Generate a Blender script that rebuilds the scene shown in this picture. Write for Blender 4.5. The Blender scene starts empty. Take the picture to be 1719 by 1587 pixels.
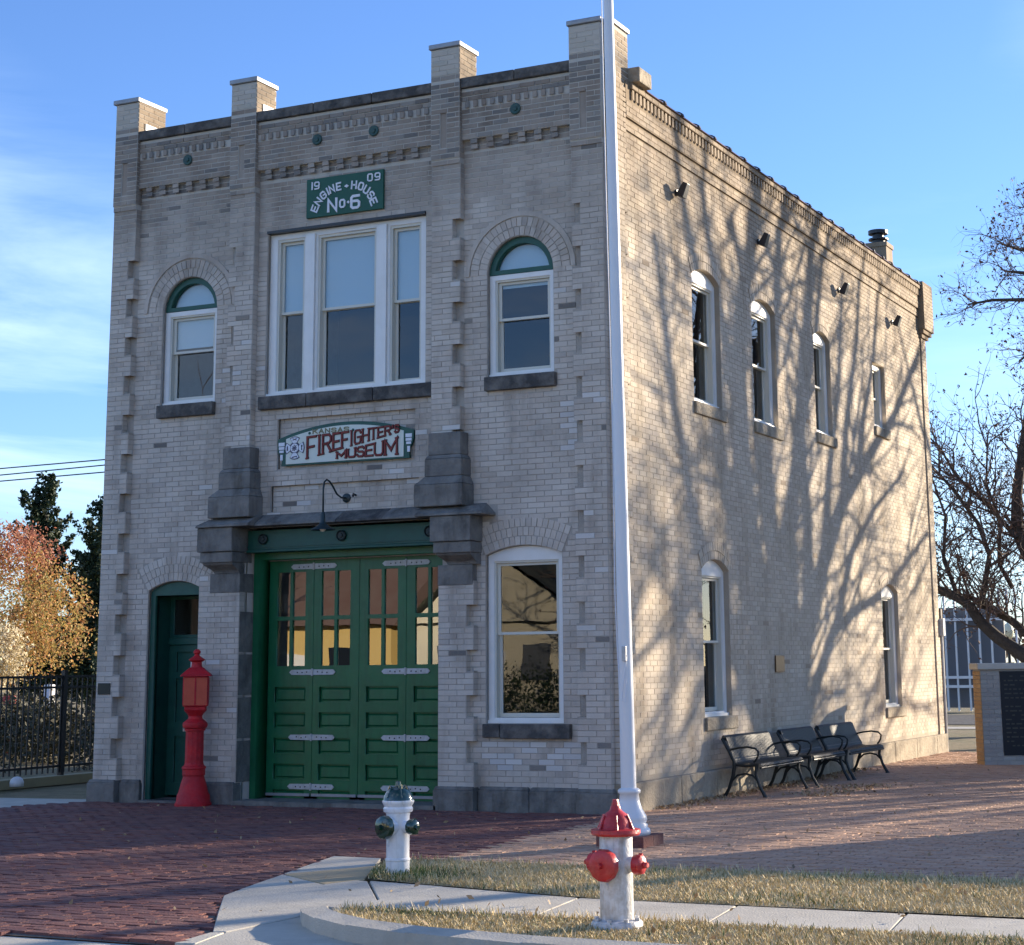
import bpy, bmesh, math, random
import numpy as np
from mathutils import Vector, Matrix, Euler
R = math.radians
rng = random.Random(7)
nr = np.random.default_rng(11)
SC = bpy.context.scene
COL = SC.collection

# ------------------------------------------------------------------ camera
CAMPOS = Vector((8.492, -19.074, 1.65))
yaw, pitch, roll = R(-25.114), R(11.0344), R(-0.6843)
F = Vector((math.sin(yaw) * math.cos(pitch), math.cos(yaw) * math.cos(pitch), math.sin(pitch)))
RT = Vector((math.cos(yaw), -math.sin(yaw), 0)); UP = RT.cross(F)
R2 = math.cos(roll) * RT + math.sin(roll) * UP; U2 = -math.sin(roll) * RT + math.cos(roll) * UP
cd = bpy.data.cameras.new('camera'); cam = bpy.data.objects.new('camera', cd); COL.objects.link(cam)
M = Matrix((R2, U2, -F)).transposed().to_4x4(); M.translation = CAMPOS
cam.matrix_world = M
cd.sensor_fit = 'HORIZONTAL'; cd.sensor_width = 36.0; cd.lens = 3033.7 / 1719 * 36
cd.shift_x = (859.5 - 968.9) / 1719; cd.shift_y = (524.97 - 793.5) / 1719
cd.clip_start = 0.1; cd.clip_end = 3000
SC.camera = cam

# ------------------------------------------------------------------ light
SUN_AZ, SUN_EL = 31.5, 12.5     # azimuth from +y towards +x
S = Vector((math.sin(R(SUN_AZ)) * math.cos(R(SUN_EL)), math.cos(R(SUN_AZ)) * math.cos(R(SUN_EL)), math.sin(R(SUN_EL))))
ld = bpy.data.lights.new('sun', 'SUN'); ld.energy = 5.0; ld.angle = R(0.6); ld.color = (1.0, 0.85, 0.65)
sun = bpy.data.objects.new('sun', ld); COL.objects.link(sun)
sun.rotation_euler = S.to_track_quat('Z', 'Y').to_euler()

W = bpy.data.worlds.new('World'); SC.world = W; W.use_nodes = True
nt = W.node_tree; nt.nodes.clear()
def N(nt, typ, **kw):
    n = nt.nodes.new(typ)
    for k, v in kw.items(): setattr(n, k, v)
    return n
sky = N(nt, 'ShaderNodeTexSky', sky_type='NISHITA', sun_disc=False)
sky.sun_elevation = R(SUN_EL); sky.sun_rotation = R(SUN_AZ); sky.altitude = 400
sky.air_density = 1.0; sky.dust_density = 0.3; sky.ozone_density = 2.5
tc = N(nt, 'ShaderNodeTexCoord'); mp = N(nt, 'ShaderNodeMapping'); mp.inputs['Scale'].default_value = (1.1, 1.1, 5.0)
mp.inputs['Rotation'].default_value = (R(12), R(-16), R(20)); mp.inputs['Location'].default_value = (3.1, 1.2, .4)
n1 = N(nt, 'ShaderNodeTexNoise'); n1.inputs['Scale'].default_value = 1.9; n1.inputs['Detail'].default_value = 8; n1.inputs['Roughness'].default_value = .6
n1.inputs['Distortion'].default_value = .7
r1 = N(nt, 'ShaderNodeMapRange'); r1.inputs[1].default_value = .44; r1.inputs[2].default_value = .72
n2 = N(nt, 'ShaderNodeTexNoise'); n2.inputs['Scale'].default_value = 1.6; n2.inputs['Detail'].default_value = 1
r2 = N(nt, 'ShaderNodeMapRange'); r2.inputs[1].default_value = .455; r2.inputs[2].default_value = .62
mu = N(nt, 'ShaderNodeMath', operation='MULTIPLY'); mu2 = N(nt, 'ShaderNodeMath', operation='MULTIPLY'); mu2.inputs[1].default_value = 1.0
mixc = N(nt, 'ShaderNodeMix', data_type='RGBA'); mixc.inputs['B'].default_value = (6.0, 7.4, 9.4, 1)
hue = N(nt, 'ShaderNodeMix', data_type='RGBA', blend_type='MULTIPLY'); hue.inputs['Factor'].default_value = 1; hue.inputs['B'].default_value = (.80, .97, 1.36, 1)
CLX = 5.7
bg = N(nt, 'ShaderNodeBackground'); bg.inputs['Strength'].default_value = 0.088
out = N(nt, 'ShaderNodeOutputWorld')
L = nt.links.new
L(tc.outputs['Generated'], mp.inputs['Vector']); L(mp.outputs[0], n1.inputs['Vector']); mq = N(nt, 'ShaderNodeMapping'); mq.inputs['Location'].default_value = (CLX, .6, .3); L(tc.outputs['Generated'], mq.inputs['Vector']); L(mq.outputs[0], n2.inputs['Vector'])
L(n1.outputs['Fac'], r1.inputs[0]); L(n2.outputs['Fac'], r2.inputs[0]); L(r1.outputs[0], mu.inputs[0]); L(r2.outputs[0], mu.inputs[1])
L(mu.outputs[0], mu2.inputs[0]); L(sky.outputs[0], hue.inputs['A']); L(hue.outputs['Result'], mixc.inputs['A']); L(mu2.outputs[0], mixc.inputs['Factor'])
L(mixc.outputs['Result'], bg.inputs['Color']); L(bg.outputs[0], out.inputs['Surface'])
SC.view_settings.view_transform = 'Standard'; SC.view_settings.look = 'None'
SC.view_settings.exposure = 1.3; SC.view_settings.gamma = 1
SC.cycles.max_bounces = 8; SC.cycles.transparent_max_bounces = 12
SC.cycles.use_denoising = True

# ------------------------------------------------------------------ materials
def mat(name, base=(.5, .5, .5), rough=.7, var=None, rnd=None, bump=.0, bscale=40., metal=0., nscale=6., spec=.5, extra=None, coat=0.):
    """base colour; var=(colour2, amount): world-space noise mix; rnd=list of colours picked by per-piece random"""
    m = bpy.data.materials.new(name); m.use_nodes = True
    t = m.node_tree; p = t.nodes['Principled BSDF']
    p.inputs['Roughness'].default_value = rough; p.inputs['Metallic'].default_value = metal
    p.inputs['Specular IOR Level'].default_value = spec
    if coat: p.inputs['Coat Weight'].default_value = coat; p.inputs['Coat Roughness'].default_value = .12
    l = t.links.new
    g = N(t, 'ShaderNodeNewGeometry')
    src = None
    if rnd:
        oi = N(t, 'ShaderNodeObjectInfo'); ad = N(t, 'ShaderNodeMath', operation='ADD'); fr = N(t, 'ShaderNodeMath', operation='FRACT')
        l(oi.outputs['Random'], ad.inputs[0]); l(g.outputs['Random Per Island'], ad.inputs[1]); l(ad.outputs[0], fr.inputs[0])
        cr = N(t, 'ShaderNodeValToRGB'); cr.color_ramp.interpolation = 'LINEAR'
        els = cr.color_ramp.elements
        while len(els) < len(rnd): els.new(.5)
        for i, c in enumerate(rnd):
            els[i].position = i / (len(rnd) - 1); els[i].color = (*c, 1)
        l(fr.outputs[0], cr.inputs[0]); src = cr.outputs[0]
    if src is None:
        rgb = N(t, 'ShaderNodeRGB'); rgb.outputs[0].default_value = (*base, 1); src = rgb.outputs[0]
    if var:
        for k, (c2, amt, sc) in enumerate(var):
            no = N(t, 'ShaderNodeTexNoise'); no.inputs['Scale'].default_value = sc; no.inputs['Detail'].default_value = 6; no.inputs['Roughness'].default_value = .62
            l(g.outputs['Position'], no.inputs['Vector'])
            mr = N(t, 'ShaderNodeMapRange'); mr.inputs[1].default_value = .42; mr.inputs[2].default_value = .68; mr.inputs[4].default_value = amt
            l(no.outputs['Fac'], mr.inputs[0])
            mx = N(t, 'ShaderNodeMix', data_type='RGBA'); mx.inputs['B'].default_value = (*c2, 1)
            l(mr.outputs[0], mx.inputs['Factor']); l(src, mx.inputs['A']); src = mx.outputs['Result']
    if extra: src = extra(t, g, src)
    l(src, p.inputs['Base Color'])
    if bump:
        nb = N(t, 'ShaderNodeTexNoise'); nb.inputs['Scale'].default_value = bscale; nb.inputs['Detail'].default_value = 8
        l(g.outputs['Position'], nb.inputs['Vector'])
        b = N(t, 'ShaderNodeBump'); b.inputs['Strength'].default_value = bump; b.inputs['Distance'].default_value = .02
        l(nb.outputs['Fac'], b.inputs['Height']); l(b.outputs[0], p.inputs['Normal'])
    return m

def zmix(c_hi, z0, z1, amt=1., wob=1.2):
    """weathering: mix towards c_hi above z0..z1 (soot-darkened upper masonry), ragged edge"""
    def f(t, g, src):
        l = t.links.new
        sp = N(t, 'ShaderNodeSeparateXYZ'); l(g.outputs['Position'], sp.inputs[0])
        no = N(t, 'ShaderNodeTexNoise'); no.inputs['Scale'].default_value = 1.3; no.inputs['Detail'].default_value = 5
        l(g.outputs['Position'], no.inputs['Vector'])
        a = N(t, 'ShaderNodeMath', operation='MULTIPLY_ADD'); a.inputs[1].default_value = wob * 2; l(no.outputs['Fac'], a.inputs[0]); l(sp.outputs['Z'], a.inputs[2])
        mr = N(t, 'ShaderNodeMapRange'); mr.inputs[1].default_value = z0 + wob; mr.inputs[2].default_value = z1 + wob; mr.inputs[4].default_value = amt
        l(a.outputs[0], mr.inputs[0])
        mx = N(t, 'ShaderNodeMix', data_type='RGBA'); mx.inputs['B'].default_value = (*c_hi, 1)
        l(mr.outputs[0], mx.inputs['Factor']); l(src, mx.inputs['A']); return mx.outputs['Result']
    return f
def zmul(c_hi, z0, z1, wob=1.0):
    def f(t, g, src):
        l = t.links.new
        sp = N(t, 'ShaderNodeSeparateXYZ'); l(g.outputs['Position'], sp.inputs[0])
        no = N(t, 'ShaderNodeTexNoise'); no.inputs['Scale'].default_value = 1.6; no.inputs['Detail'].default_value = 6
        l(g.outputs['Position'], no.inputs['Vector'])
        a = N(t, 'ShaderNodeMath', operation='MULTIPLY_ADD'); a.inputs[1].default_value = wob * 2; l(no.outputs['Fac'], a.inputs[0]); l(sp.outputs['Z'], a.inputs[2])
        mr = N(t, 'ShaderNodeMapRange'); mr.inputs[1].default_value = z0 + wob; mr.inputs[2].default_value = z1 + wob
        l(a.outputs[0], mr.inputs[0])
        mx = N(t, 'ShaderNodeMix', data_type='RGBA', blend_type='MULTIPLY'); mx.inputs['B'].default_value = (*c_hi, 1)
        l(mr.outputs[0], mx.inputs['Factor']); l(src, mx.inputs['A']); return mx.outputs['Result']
    return f

def streaks(col, amt, sx, sz, lo=.5, hi=.75, nxt=None):
    def f(t, g, src):
        l = t.links.new
        mp_ = N(t, 'ShaderNodeMapping'); mp_.inputs['Scale'].default_value = (sx, sx, sz); l(g.outputs['Position'], mp_.inputs['Vector'])
        no = N(t, 'ShaderNodeTexNoise'); no.inputs['Scale'].default_value = 1.; no.inputs['Detail'].default_value = 5; no.inputs['Roughness'].default_value = .6
        l(mp_.outputs[0], no.inputs['Vector'])
        mr = N(t, 'ShaderNodeMapRange'); mr.inputs[1].default_value = lo; mr.inputs[2].default_value = hi; mr.inputs[4].default_value = amt; l(no.outputs['Fac'], mr.inputs[0])
        mx = N(t, 'ShaderNodeMix', data_type='RGBA', blend_type='MULTIPLY'); mx.inputs['B'].default_value = (*col, 1)
        l(mr.outputs[0], mx.inputs['Factor']); l(src, mx.inputs['A']); o = mx.outputs['Result']
        return nxt(t, g, o) if nxt else o
    return f
MT = {}
MT['brick'] = mat('cream_brick', rnd=[(.49, .425, .355), (.60, .535, .46), (.53, .46, .39), (.63, .57, .495), (.46, .40, .345), (.59, .505, .425), (.57, .515, .45)],
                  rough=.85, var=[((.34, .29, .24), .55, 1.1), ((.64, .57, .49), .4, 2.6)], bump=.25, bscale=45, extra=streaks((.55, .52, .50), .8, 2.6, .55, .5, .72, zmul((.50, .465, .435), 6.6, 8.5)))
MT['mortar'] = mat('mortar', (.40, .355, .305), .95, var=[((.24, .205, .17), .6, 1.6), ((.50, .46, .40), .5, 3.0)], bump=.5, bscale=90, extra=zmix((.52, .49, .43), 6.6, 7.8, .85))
MT['side_brick'] = mat('side_cream_brick', rnd=[(.46, .38, .285), (.58, .495, .385), (.52, .43, .335), (.61, .525, .41), (.47, .39, .305), (.56, .47, .36)],
                  rough=.85, var=[((.33, .27, .19), .5, 1.3), ((.62, .54, .42), .3, 2.6)], bump=.12, bscale=30, extra=streaks((.58, .52, .44), .8, 2.2, .6, .48, .72, zmul((.55, .49, .42), 6.4, 8.5)))
MT['side_mortar'] = mat('side_mortar', (.44, .365, .28), .95, var=[((.33, .275, .21), .5, 1.6), ((.52, .46, .36), .4, 3.0)], bump=.5, bscale=90, extra=zmul((.6, .54, .46), 6.0, 8.2))
MT['dark_brick'] = mat('sooty_brick', rnd=[(.16, .145, .13), (.24, .215, .19), (.30, .265, .225), (.19, .17, .15)], rough=.9, bump=.5, bscale=60)  # soot, and also the painted-in shade between the dentils
MT['clean_brick'] = mat('clean_buff_brick', rnd=[(.44, .40, .33), (.50, .455, .385), (.47, .42, .35), (.53, .48, .41)], rough=.85, bump=.25, bscale=45)
MT['pale_brick'] = mat('pale_patched_brick', rnd=[(.56, .53, .49), (.64, .61, .57), (.52, .50, .48)], rough=.9, bump=.25, bscale=45)
MT['side_dark'] = mat('darker_side_brick', rnd=[(.32, .25, .175), (.38, .30, .215), (.27, .21, .15)], rough=.9, bump=.12, bscale=30)
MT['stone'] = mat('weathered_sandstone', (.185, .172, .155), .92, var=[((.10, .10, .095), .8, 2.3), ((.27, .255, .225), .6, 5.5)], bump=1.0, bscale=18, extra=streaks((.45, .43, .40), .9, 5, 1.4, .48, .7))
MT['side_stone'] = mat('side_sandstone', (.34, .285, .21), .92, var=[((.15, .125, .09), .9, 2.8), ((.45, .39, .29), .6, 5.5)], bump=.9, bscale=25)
MT['dark_stone'] = mat('blackened_stone', (.075, .07, .066), .92, var=[((.035, .035, .035), .9, 2.0), ((.22, .20, .175), .7, 5.0)], bump=.9, bscale=25)
MT['white'] = mat('white_window_paint', (.78, .77, .74), .45, var=[((.62, .60, .55), .3, 5)])
MT['cream_sash'] = mat('cream_sash_paint', (.62, .60, .52), .5)
MT['green'] = mat('green_door_paint', (.012, .135, .055), .32, var=[((.008, .08, .035), .6, 2.0), ((.03, .14, .075), .35, 9)], spec=.4, bump=.08, bscale=30, extra=streaks((.6, .6, .6), .6, 16, 1.5, .5, .75))
MT['dkgreen'] = mat('dark_green_paint', (.010, .085, .06), .5, var=[((.006, .05, .04), .6, 6)])
MT['iron'] = mat('green_cast_iron', (.02, .075, .065), .5, var=[((.012, .035, .03), .8, 18)], bump=.3, bscale=60)
MT['darkiron'] = mat('dark_iron_rosette', (.008, .022, .020), .5)
MT['lampgreen'] = mat('dark_lamp_enamel', (.006, .022, .026), .4)
MT['steelstrap'] = mat('galvanised_hinge', (.48, .49, .50), .5, metal=.2, var=[((.34, .33, .30), .7, 20)])
MT['black'] = mat('black_metal', (.014, .015, .017), .4, spec=.5)
MT['blackiron'] = mat('bench_black_paint', (.010, .015, .015), .48, spec=.4)
MT['capmetal'] = mat('coping_sheet_metal', (.30, .31, .33), .5, metal=.4, var=[((.20, .205, .21), .6, 6)])
MT['tile'] = mat('glazed_clay_coping', (.17, .085, .055), .35, var=[((.10, .05, .035), .6, 8)], spec=.6)
MT['tilecollar'] = mat('dark_coping_collar', (.03, .026, .024), .45)
MT['roof'] = mat('flat_roof_tar', (.06, .06, .06), .95)
MT['dark'] = mat('dark_interior', (.02, .02, .022), .95)
MT['room'] = mat('interior_plaster', (.03, .032, .036), .95)
MT['blind'] = mat('window_blind', (.55, .60, .62), .9)
MT['pavebrick'] = mat('drive_brick', rnd=[(.15, .048, .044), (.20, .066, .052), (.115, .042, .046), (.24, .085, .062), (.165, .056, .052)], rough=.85,
                      var=[((.075, .036, .045), .6, .9), ((.34, .20, .15), .3, 5)], bump=.6, bscale=50)
MT['plazabrick'] = mat('plaza_brick', rnd=[(.49, .285, .18), (.57, .345, .22), (.45, .255, .16), (.52, .315, .195)], rough=.9,
                       var=[((.36, .22, .155), .5, .8), ((.52, .39, .30), .3, 4)], bump=.5, bscale=50)
MT['joint'] = mat('paving_joint_sand', (.11, .085, .07), .98, var=[((.20, .17, .13), .6, 5)], bump=.4, bscale=60)
MT['concrete'] = mat('sidewalk_concrete', (.50, .465, .39), .9, var=[((.38, .35, .295), .6, .9), ((.56, .52, .44), .5, 7), ((.30, .27, .22), .35, 2.6)], bump=.35, bscale=70)
MT['tanconc'] = mat('tan_concrete', (.44, .34, .20), .9, var=[((.36, .29, .19), .6, 3)], bump=.35, bscale=70)
MT['asphalt'] = mat('asphalt', (.055, .055, .056), .9, var=[((.035, .035, .036), .6, 1)], bump=.6, bscale=90)
MT['lawn'] = mat('dormant_lawn_soil', (.20, .155, .085), .98, var=[((.09, .10, .035), .7, .8), ((.30, .24, .13), .6, 5)], bump=.8, bscale=50)
MT['lawntan'] = mat('dormant_turf', (.44, .355, .20), .98, var=[((.19, .17, .08), .6, 1.6), ((.44, .36, .22), .6, 7)], bump=.8, bscale=60)
MT['grassdry'] = mat('dry_grass', rnd=[(.60, .47, .25), (.72, .58, .34), (.50, .39, .19), (.64, .51, .28), (.40, .33, .14), (.74, .62, .40)], rough=.8)
MT['grassgreen'] = mat('green_grass', rnd=[(.07, .12, .025), (.11, .16, .035), (.16, .19, .06), (.05, .085, .02)], rough=.75)
MT['hwhite'] = mat('hydrant_silver_white', (.64, .65, .66), .38, var=[((.42, .42, .40), .7, 14), ((.30, .22, .14), .35, 26)], spec=.5, bump=.2, bscale=50, extra=streaks((.55, .50, .44), .8, 22, 3, .5, .7))
MT['hwhite2'] = mat('hydrant_white_gloss', (.80, .81, .83), .22, spec=.6, bump=.12, bscale=40, coat=.2, var=[((.62, .62, .62), .5, 12)], extra=streaks((.66, .64, .60), .6, 24, 4, .52, .7))
MT['hred'] = mat('hydrant_red', (.50, .022, .028), .36, spec=.5, bump=.2, bscale=50, var=[((.30, .012, .018), .6, 12), ((.55, .12, .10), .3, 30)])
MT['hgreen'] = mat('hydrant_dark_green', (.006, .035, .020), .16, spec=.7, bump=.05, bscale=50, coat=.5)
MT['firered'] = mat('alarm_post_red', (.56, .010, .016), .5, spec=.35, var=[((.30, .006, .016), .7, 5), ((.50, .05, .06), .3, 25)], bump=.35, bscale=90)
MT['orange'] = mat('alarm_box_orange_face', (.58, .075, .03), .5, var=[((.45, .05, .02), .5, 9)])
MT['polewhite'] = mat('flagpole_white', (.72, .73, .75), .35, spec=.5)
MT['signgreen'] = mat('sign_green', (.006, .085, .052), .6, var=[((.005, .065, .042), .5, 8)])
MT['signwhite'] = mat('sign_lettering_white', (.72, .72, .76), .6)
MT['signcream'] = mat('sign_cream_board', (.66, .70, .62), .6)
MT['signred'] = mat('sign_letter_red', (.20, .024, .017), .6)
MT['signdark'] = mat('sign_letter_outline', (.022, .012, .014), .6)
MT['signgold'] = mat('sign_letter_olive', (.22, .20, .10), .6)
MT['signnavy'] = mat('sign_emblem_slate', (.07, .065, .11), .6)
MT['signpanel'] = mat('sign_emblem_white', (.72, .74, .80), .6)
MT['bronze'] = mat('bronze_plaque', (.13, .075, .035), .4, metal=.6)
MT['plaquegreen'] = mat('dark_bronze_plaque', (.025, .035, .035), .4, metal=.5)
MT['paper'] = mat('paper_notice', (.80, .80, .78), .8)
MT['brass'] = mat('steel_mail_slot', (.55, .55, .53), .35, metal=.5)
MT['monbrick'] = mat('memorial_grey_brick', rnd=[(.34, .325, .30), (.40, .385, .35), (.30, .285, .265), (.37, .35, .32)], rough=.85, bump=.3, bscale=60)
MT['monorange'] = mat('memorial_bounce_tan_brick', rnd=[(.46, .30, .15), (.40, .25, .125), (.50, .335, .175)], rough=.85, bump=.3, bscale=60)  # orange-tan end face carries warm wall bounce in its colour
MT['monstone'] = mat('memorial_limestone_cap', (.55, .52, .45), .8, var=[((.42, .40, .36), .5, 5)])
MT['granite'] = mat('dark_granite_panel', (.010, .014, .022), .4, spec=.25)
MT['etch'] = mat('etched_lettering', (.045, .045, .035), .6)
MT['bark'] = mat('bark', (.055, .045, .038), .95, var=[((.10, .085, .07), .7, 6), ((.03, .026, .022), .5, 14)], bump=1., bscale=40)
MT['twig'] = mat('twig', (.13, .095, .08), .9)
MT['seed'] = mat('dry_seed_leaves', rnd=[(.16, .085, .055), (.11, .06, .045), (.20, .12, .07)], rough=.8)
MT['globe'] = mat('lamp_globe', (.75, .72, .50), .3)
MT['shelterglass'] = mat('shelter_grey_panel', (.12, .13, .145), .5)
MT['wire'] = mat('utility_wire', (.05, .06, .07), .6)

def foliage(name, cols, trans=.35):
    m = mat(name, rnd=cols, rough=.7)
    t = m.node_tree; p = t.nodes['Principled BSDF']; o = [n for n in t.nodes if n.type == 'OUTPUT_MATERIAL'][0]
    tr = N(t, 'ShaderNodeBsdfTranslucent'); mx = N(t, 'ShaderNodeMixShader'); mx.inputs[0].default_value = trans
    t.links.new(p.inputs['Base Color'].links[0].from_socket, tr.inputs['Color'])
    t.links.new(p.outputs[0], mx.inputs[1]); t.links.new(tr.outputs[0], mx.inputs[2]); t.links.new(mx.outputs[0], o.inputs['Surface'])
    return m
MT['autumn'] = foliage('autumn_leaves', [(.52, .24, .08), (.58, .36, .12), (.42, .34, .10), (.26, .25, .08), (.50, .20, .09), (.62, .42, .18), (.36, .31, .10)])
MT['autumnred'] = foliage('red_autumn_leaves', [(.40, .14, .09), (.50, .22, .12), (.34, .11, .08), (.55, .32, .18)])
MT['conifer'] = foliage('conifer_needles', [(.018, .035, .014), (.03, .055, .018), (.012, .026, .012), (.06, .075, .022)], .12)
MT['whitebloom'] = foliage('pale_sunlit_leaves', [(.80, .72, .55), (.70, .60, .40), (.55, .45, .25)], .3)
MT['hedge'] = foliage('dark_hedge_leaves', [(.02, .025, .012), (.03, .035, .015), (.05, .045, .02), (.12, .10, .06)], .1)
MT['litter'] = foliage('fallen_leaves', [(.30, .20, .10), (.42, .30, .17), (.20, .12, .06), (.50, .38, .22)], .1)
MT['brownwood'] = foliage('brown_winter_foliage', [(.15, .10, .065), (.20, .13, .08), (.11, .08, .055), (.24, .16, .10)], .15)

def glass_mat(name, tint=(.90, .95, .97), refl=1.0, rough=.0):
    m = bpy.data.materials.new(name); m.use_nodes = True; t = m.node_tree; t.nodes.clear(); l = t.links.new
    o = N(t, 'ShaderNodeOutputMaterial'); tr = N(t, 'ShaderNodeBsdfTransparent'); tr.inputs[0].default_value = (*tint, 1)
    gl = N(t, 'ShaderNodeBsdfGlossy'); gl.inputs['Roughness'].default_value = rough
    g = N(t, 'ShaderNodeNewGeometry')
    nb = N(t, 'ShaderNodeTexNoise'); nb.inputs['Scale'].default_value = 2.2; nb.inputs['Detail'].default_value = 1
    l(g.outputs['Position'], nb.inputs['Vector'])
    b = N(t, 'ShaderNodeBump'); b.inputs['Strength'].default_value = .012; b.inputs['Distance'].default_value = .05; l(nb.outputs['Fac'], b.inputs['Height'])
    l(b.outputs[0], gl.inputs['Normal'])
    fr = N(t, 'ShaderNodeFresnel'); fr.inputs[0].default_value = 1.75
    ml = N(t, 'ShaderNodeMath', operation='MULTIPLY'); ml.inputs[1].default_value = refl; ml.use_clamp = True
    mx = N(t, 'ShaderNodeMixShader'); bf = N(t, 'ShaderNodeMath', operation='SUBTRACT'); bf.inputs[0].default_value = 1; l(g.outputs['Backfacing'], bf.inputs[1]); m2 = N(t, 'ShaderNodeMath', operation='MULTIPLY'); l(fr.outputs[0], ml.inputs[0]); l(ml.outputs[0], m2.inputs[0]); l(bf.outputs[0], m2.inputs[1]); l(m2.outputs[0], mx.inputs[0]); l(tr.outputs[0], mx.inputs[1]); l(gl.outputs[0], mx.inputs[2])
    l(mx.outputs[0], o.inputs[0]); return m
MT['glass'] = glass_mat('window_glass', refl=.95)
MT['glassdoor'] = glass_mat('door_glass', refl=3.2)

# ------------------------------------------------------------------ mesh helpers
class MB:
    def __init__(s): s.v = []; s.f = []
    def quad(s, a, b, c, d):
        n = len(s.v); s.v += [tuple(a), tuple(b), tuple(c), tuple(d)]; s.f.append((n, n + 1, n + 2, n + 3))
    def hexa(s, p):      # 8 points: bottom loop 0-3, top loop 4-7
        n = len(s.v); s.v += [tuple(q) for q in p]
        s.f += [(n, n+3, n+2, n+1), (n+4, n+5, n+6, n+7), (n, n+1, n+5, n+4), (n+1, n+2, n+6, n+5), (n+2, n+3, n+7, n+6), (n+3, n, n+4, n+7)]
    def box(s, x0, x1, y0, y1, z0, z1):
        s.hexa([(x0, y0, z0), (x1, y0, z0), (x1, y1, z0), (x0, y1, z0), (x0, y0, z1), (x1, y0, z1), (x1, y1, z1), (x0, y1, z1)]); return s
    def tube(s, pts, rad, n=8, cap=True):
        pts = [Vector(p) for p in pts]
        if not isinstance(rad, (list, tuple)): rad = [rad] * len(pts)
        up = None; rings = []
        for i, p in enumerate(pts):
            d = (pts[min(i+1, len(pts)-1)] - pts[max(i-1, 0)]).normalized()
            if up is None: up = Vector((0, 0, 1)) if abs(d.z) < .9 else Vector((1, 0, 0))
            a = d.cross(up)
            if a.length < 1e-4: a = d.cross(Vector((0, 1, .3)))
            a.normalize(); b = a.cross(d).normalized(); up = b
            st = len(s.v)
            for k in range(n):
                t = 2 * math.pi * k / n
                q = p + rad[i] * (math.cos(t) * a + math.sin(t) * b); s.v.append(tuple(q))
            rings.append(st)
        for i in range(len(rings) - 1):
            for k in range(n):
                s.f.append((rings[i]+k, rings[i]+(k+1) % n, rings[i+1]+(k+1) % n, rings[i+1]+k))
        if cap:
            s.f.append(tuple(rings[0]+k for k in range(n))[::-1]); s.f.append(tuple(rings[-1]+k for k in range(n)))
        return s
    def lathe(s, prof, c=(0, 0, 0), n=24, axis=None):
        """prof: list of (r, h) along axis"""
        ax = Vector(axis).normalized() if axis is not None else Vector((0, 0, 1))
        a = ax.orthogonal().normalized(); b = ax.cross(a); c = Vector(c); rings = []
        for r, h in prof:
            st = len(s.v); rings.append(st)
            for k in range(n):
                t = 2 * math.pi * k / n
                s.v.append(tuple(c + ax * h + r * (math.cos(t) * a + math.sin(t) * b)))
        for i in range(len(rings) - 1):
            for k in range(n):
                s.f.append((rings[i]+k, rings[i]+(k+1) % n, rings[i+1]+(k+1) % n, rings[i+1]+k))
        s.f.append(tuple(rings[0]+k for k in range(n))[::-1]); s.f.append(tuple(rings[-1]+k for k in range(n)))
        return s
    def mesh(s, name, fix=True):
        me = bpy.data.meshes.new(name); me.from_pydata(s.v, [], s.f)
        if fix:
            bm = bmesh.new(); bm.from_mesh(me); bmesh.ops.recalc_face_normals(bm, faces=bm.faces); bm.to_mesh(me); bm.free()
        me.update(); return me
    def build(s, name, m, parent=None, bevel=0, smooth=False, fix=True, label=None, kind=None):
        return mk(name, s.mesh(name, fix), m, parent, bevel, smooth, label, kind)
def mk(name, me, m, parent=None, bevel=0, smooth=False, label=None, kind=None):
    o = bpy.data.objects.new(name, me); COL.objects.link(o)
    if m is not None:
        me.materials.clear(); me.materials.append(m if not isinstance(m, str) else MT[m])
    if parent is not None:
        o.parent = parent
    if bevel:
        b = o.modifiers.new('b', 'BEVEL'); b.width = bevel; b.segments = 2; b.limit_method = 'ANGLE'; b.angle_limit = R(40)
    if smooth:
        me.polygons.foreach_set('use_smooth', [True] * len(me.polygons))
        if smooth != 'full':
            try: me.set_sharp_from_angle(angle=R(35))
            except Exception: pass
    if label: o['label'] = label
    if kind: o['kind'] = kind
    return o
def empty(name, label, cat, group=None, loc=(0, 0, 0), rz=0.):
    o = bpy.data.objects.new(name, None); COL.objects.link(o); o.location = loc; o.rotation_euler = (0, 0, rz); o.empty_display_size = .2
    o['label'] = label; o['category'] = cat
    if group: o['group'] = group
    return o
def tag(o, label, cat, group=None):
    o['label'] = label; o['category'] = cat
    if group: o['group'] = group
    return o
def front(u, d, z): return (u, d, z)
def side(u, d, z): return (-d, u, z)
def fbox(mb, f, u0, u1, z0, z1, d0, d1):
    mb.hexa([f(u0, d0, z0), f(u1, d0, z0), f(u1, d1, z0), f(u0, d1, z0), f(u0, d0, z1), f(u1, d0, z1), f(u1, d1, z1), f(u0, d1, z1)])
    return mb
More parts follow.
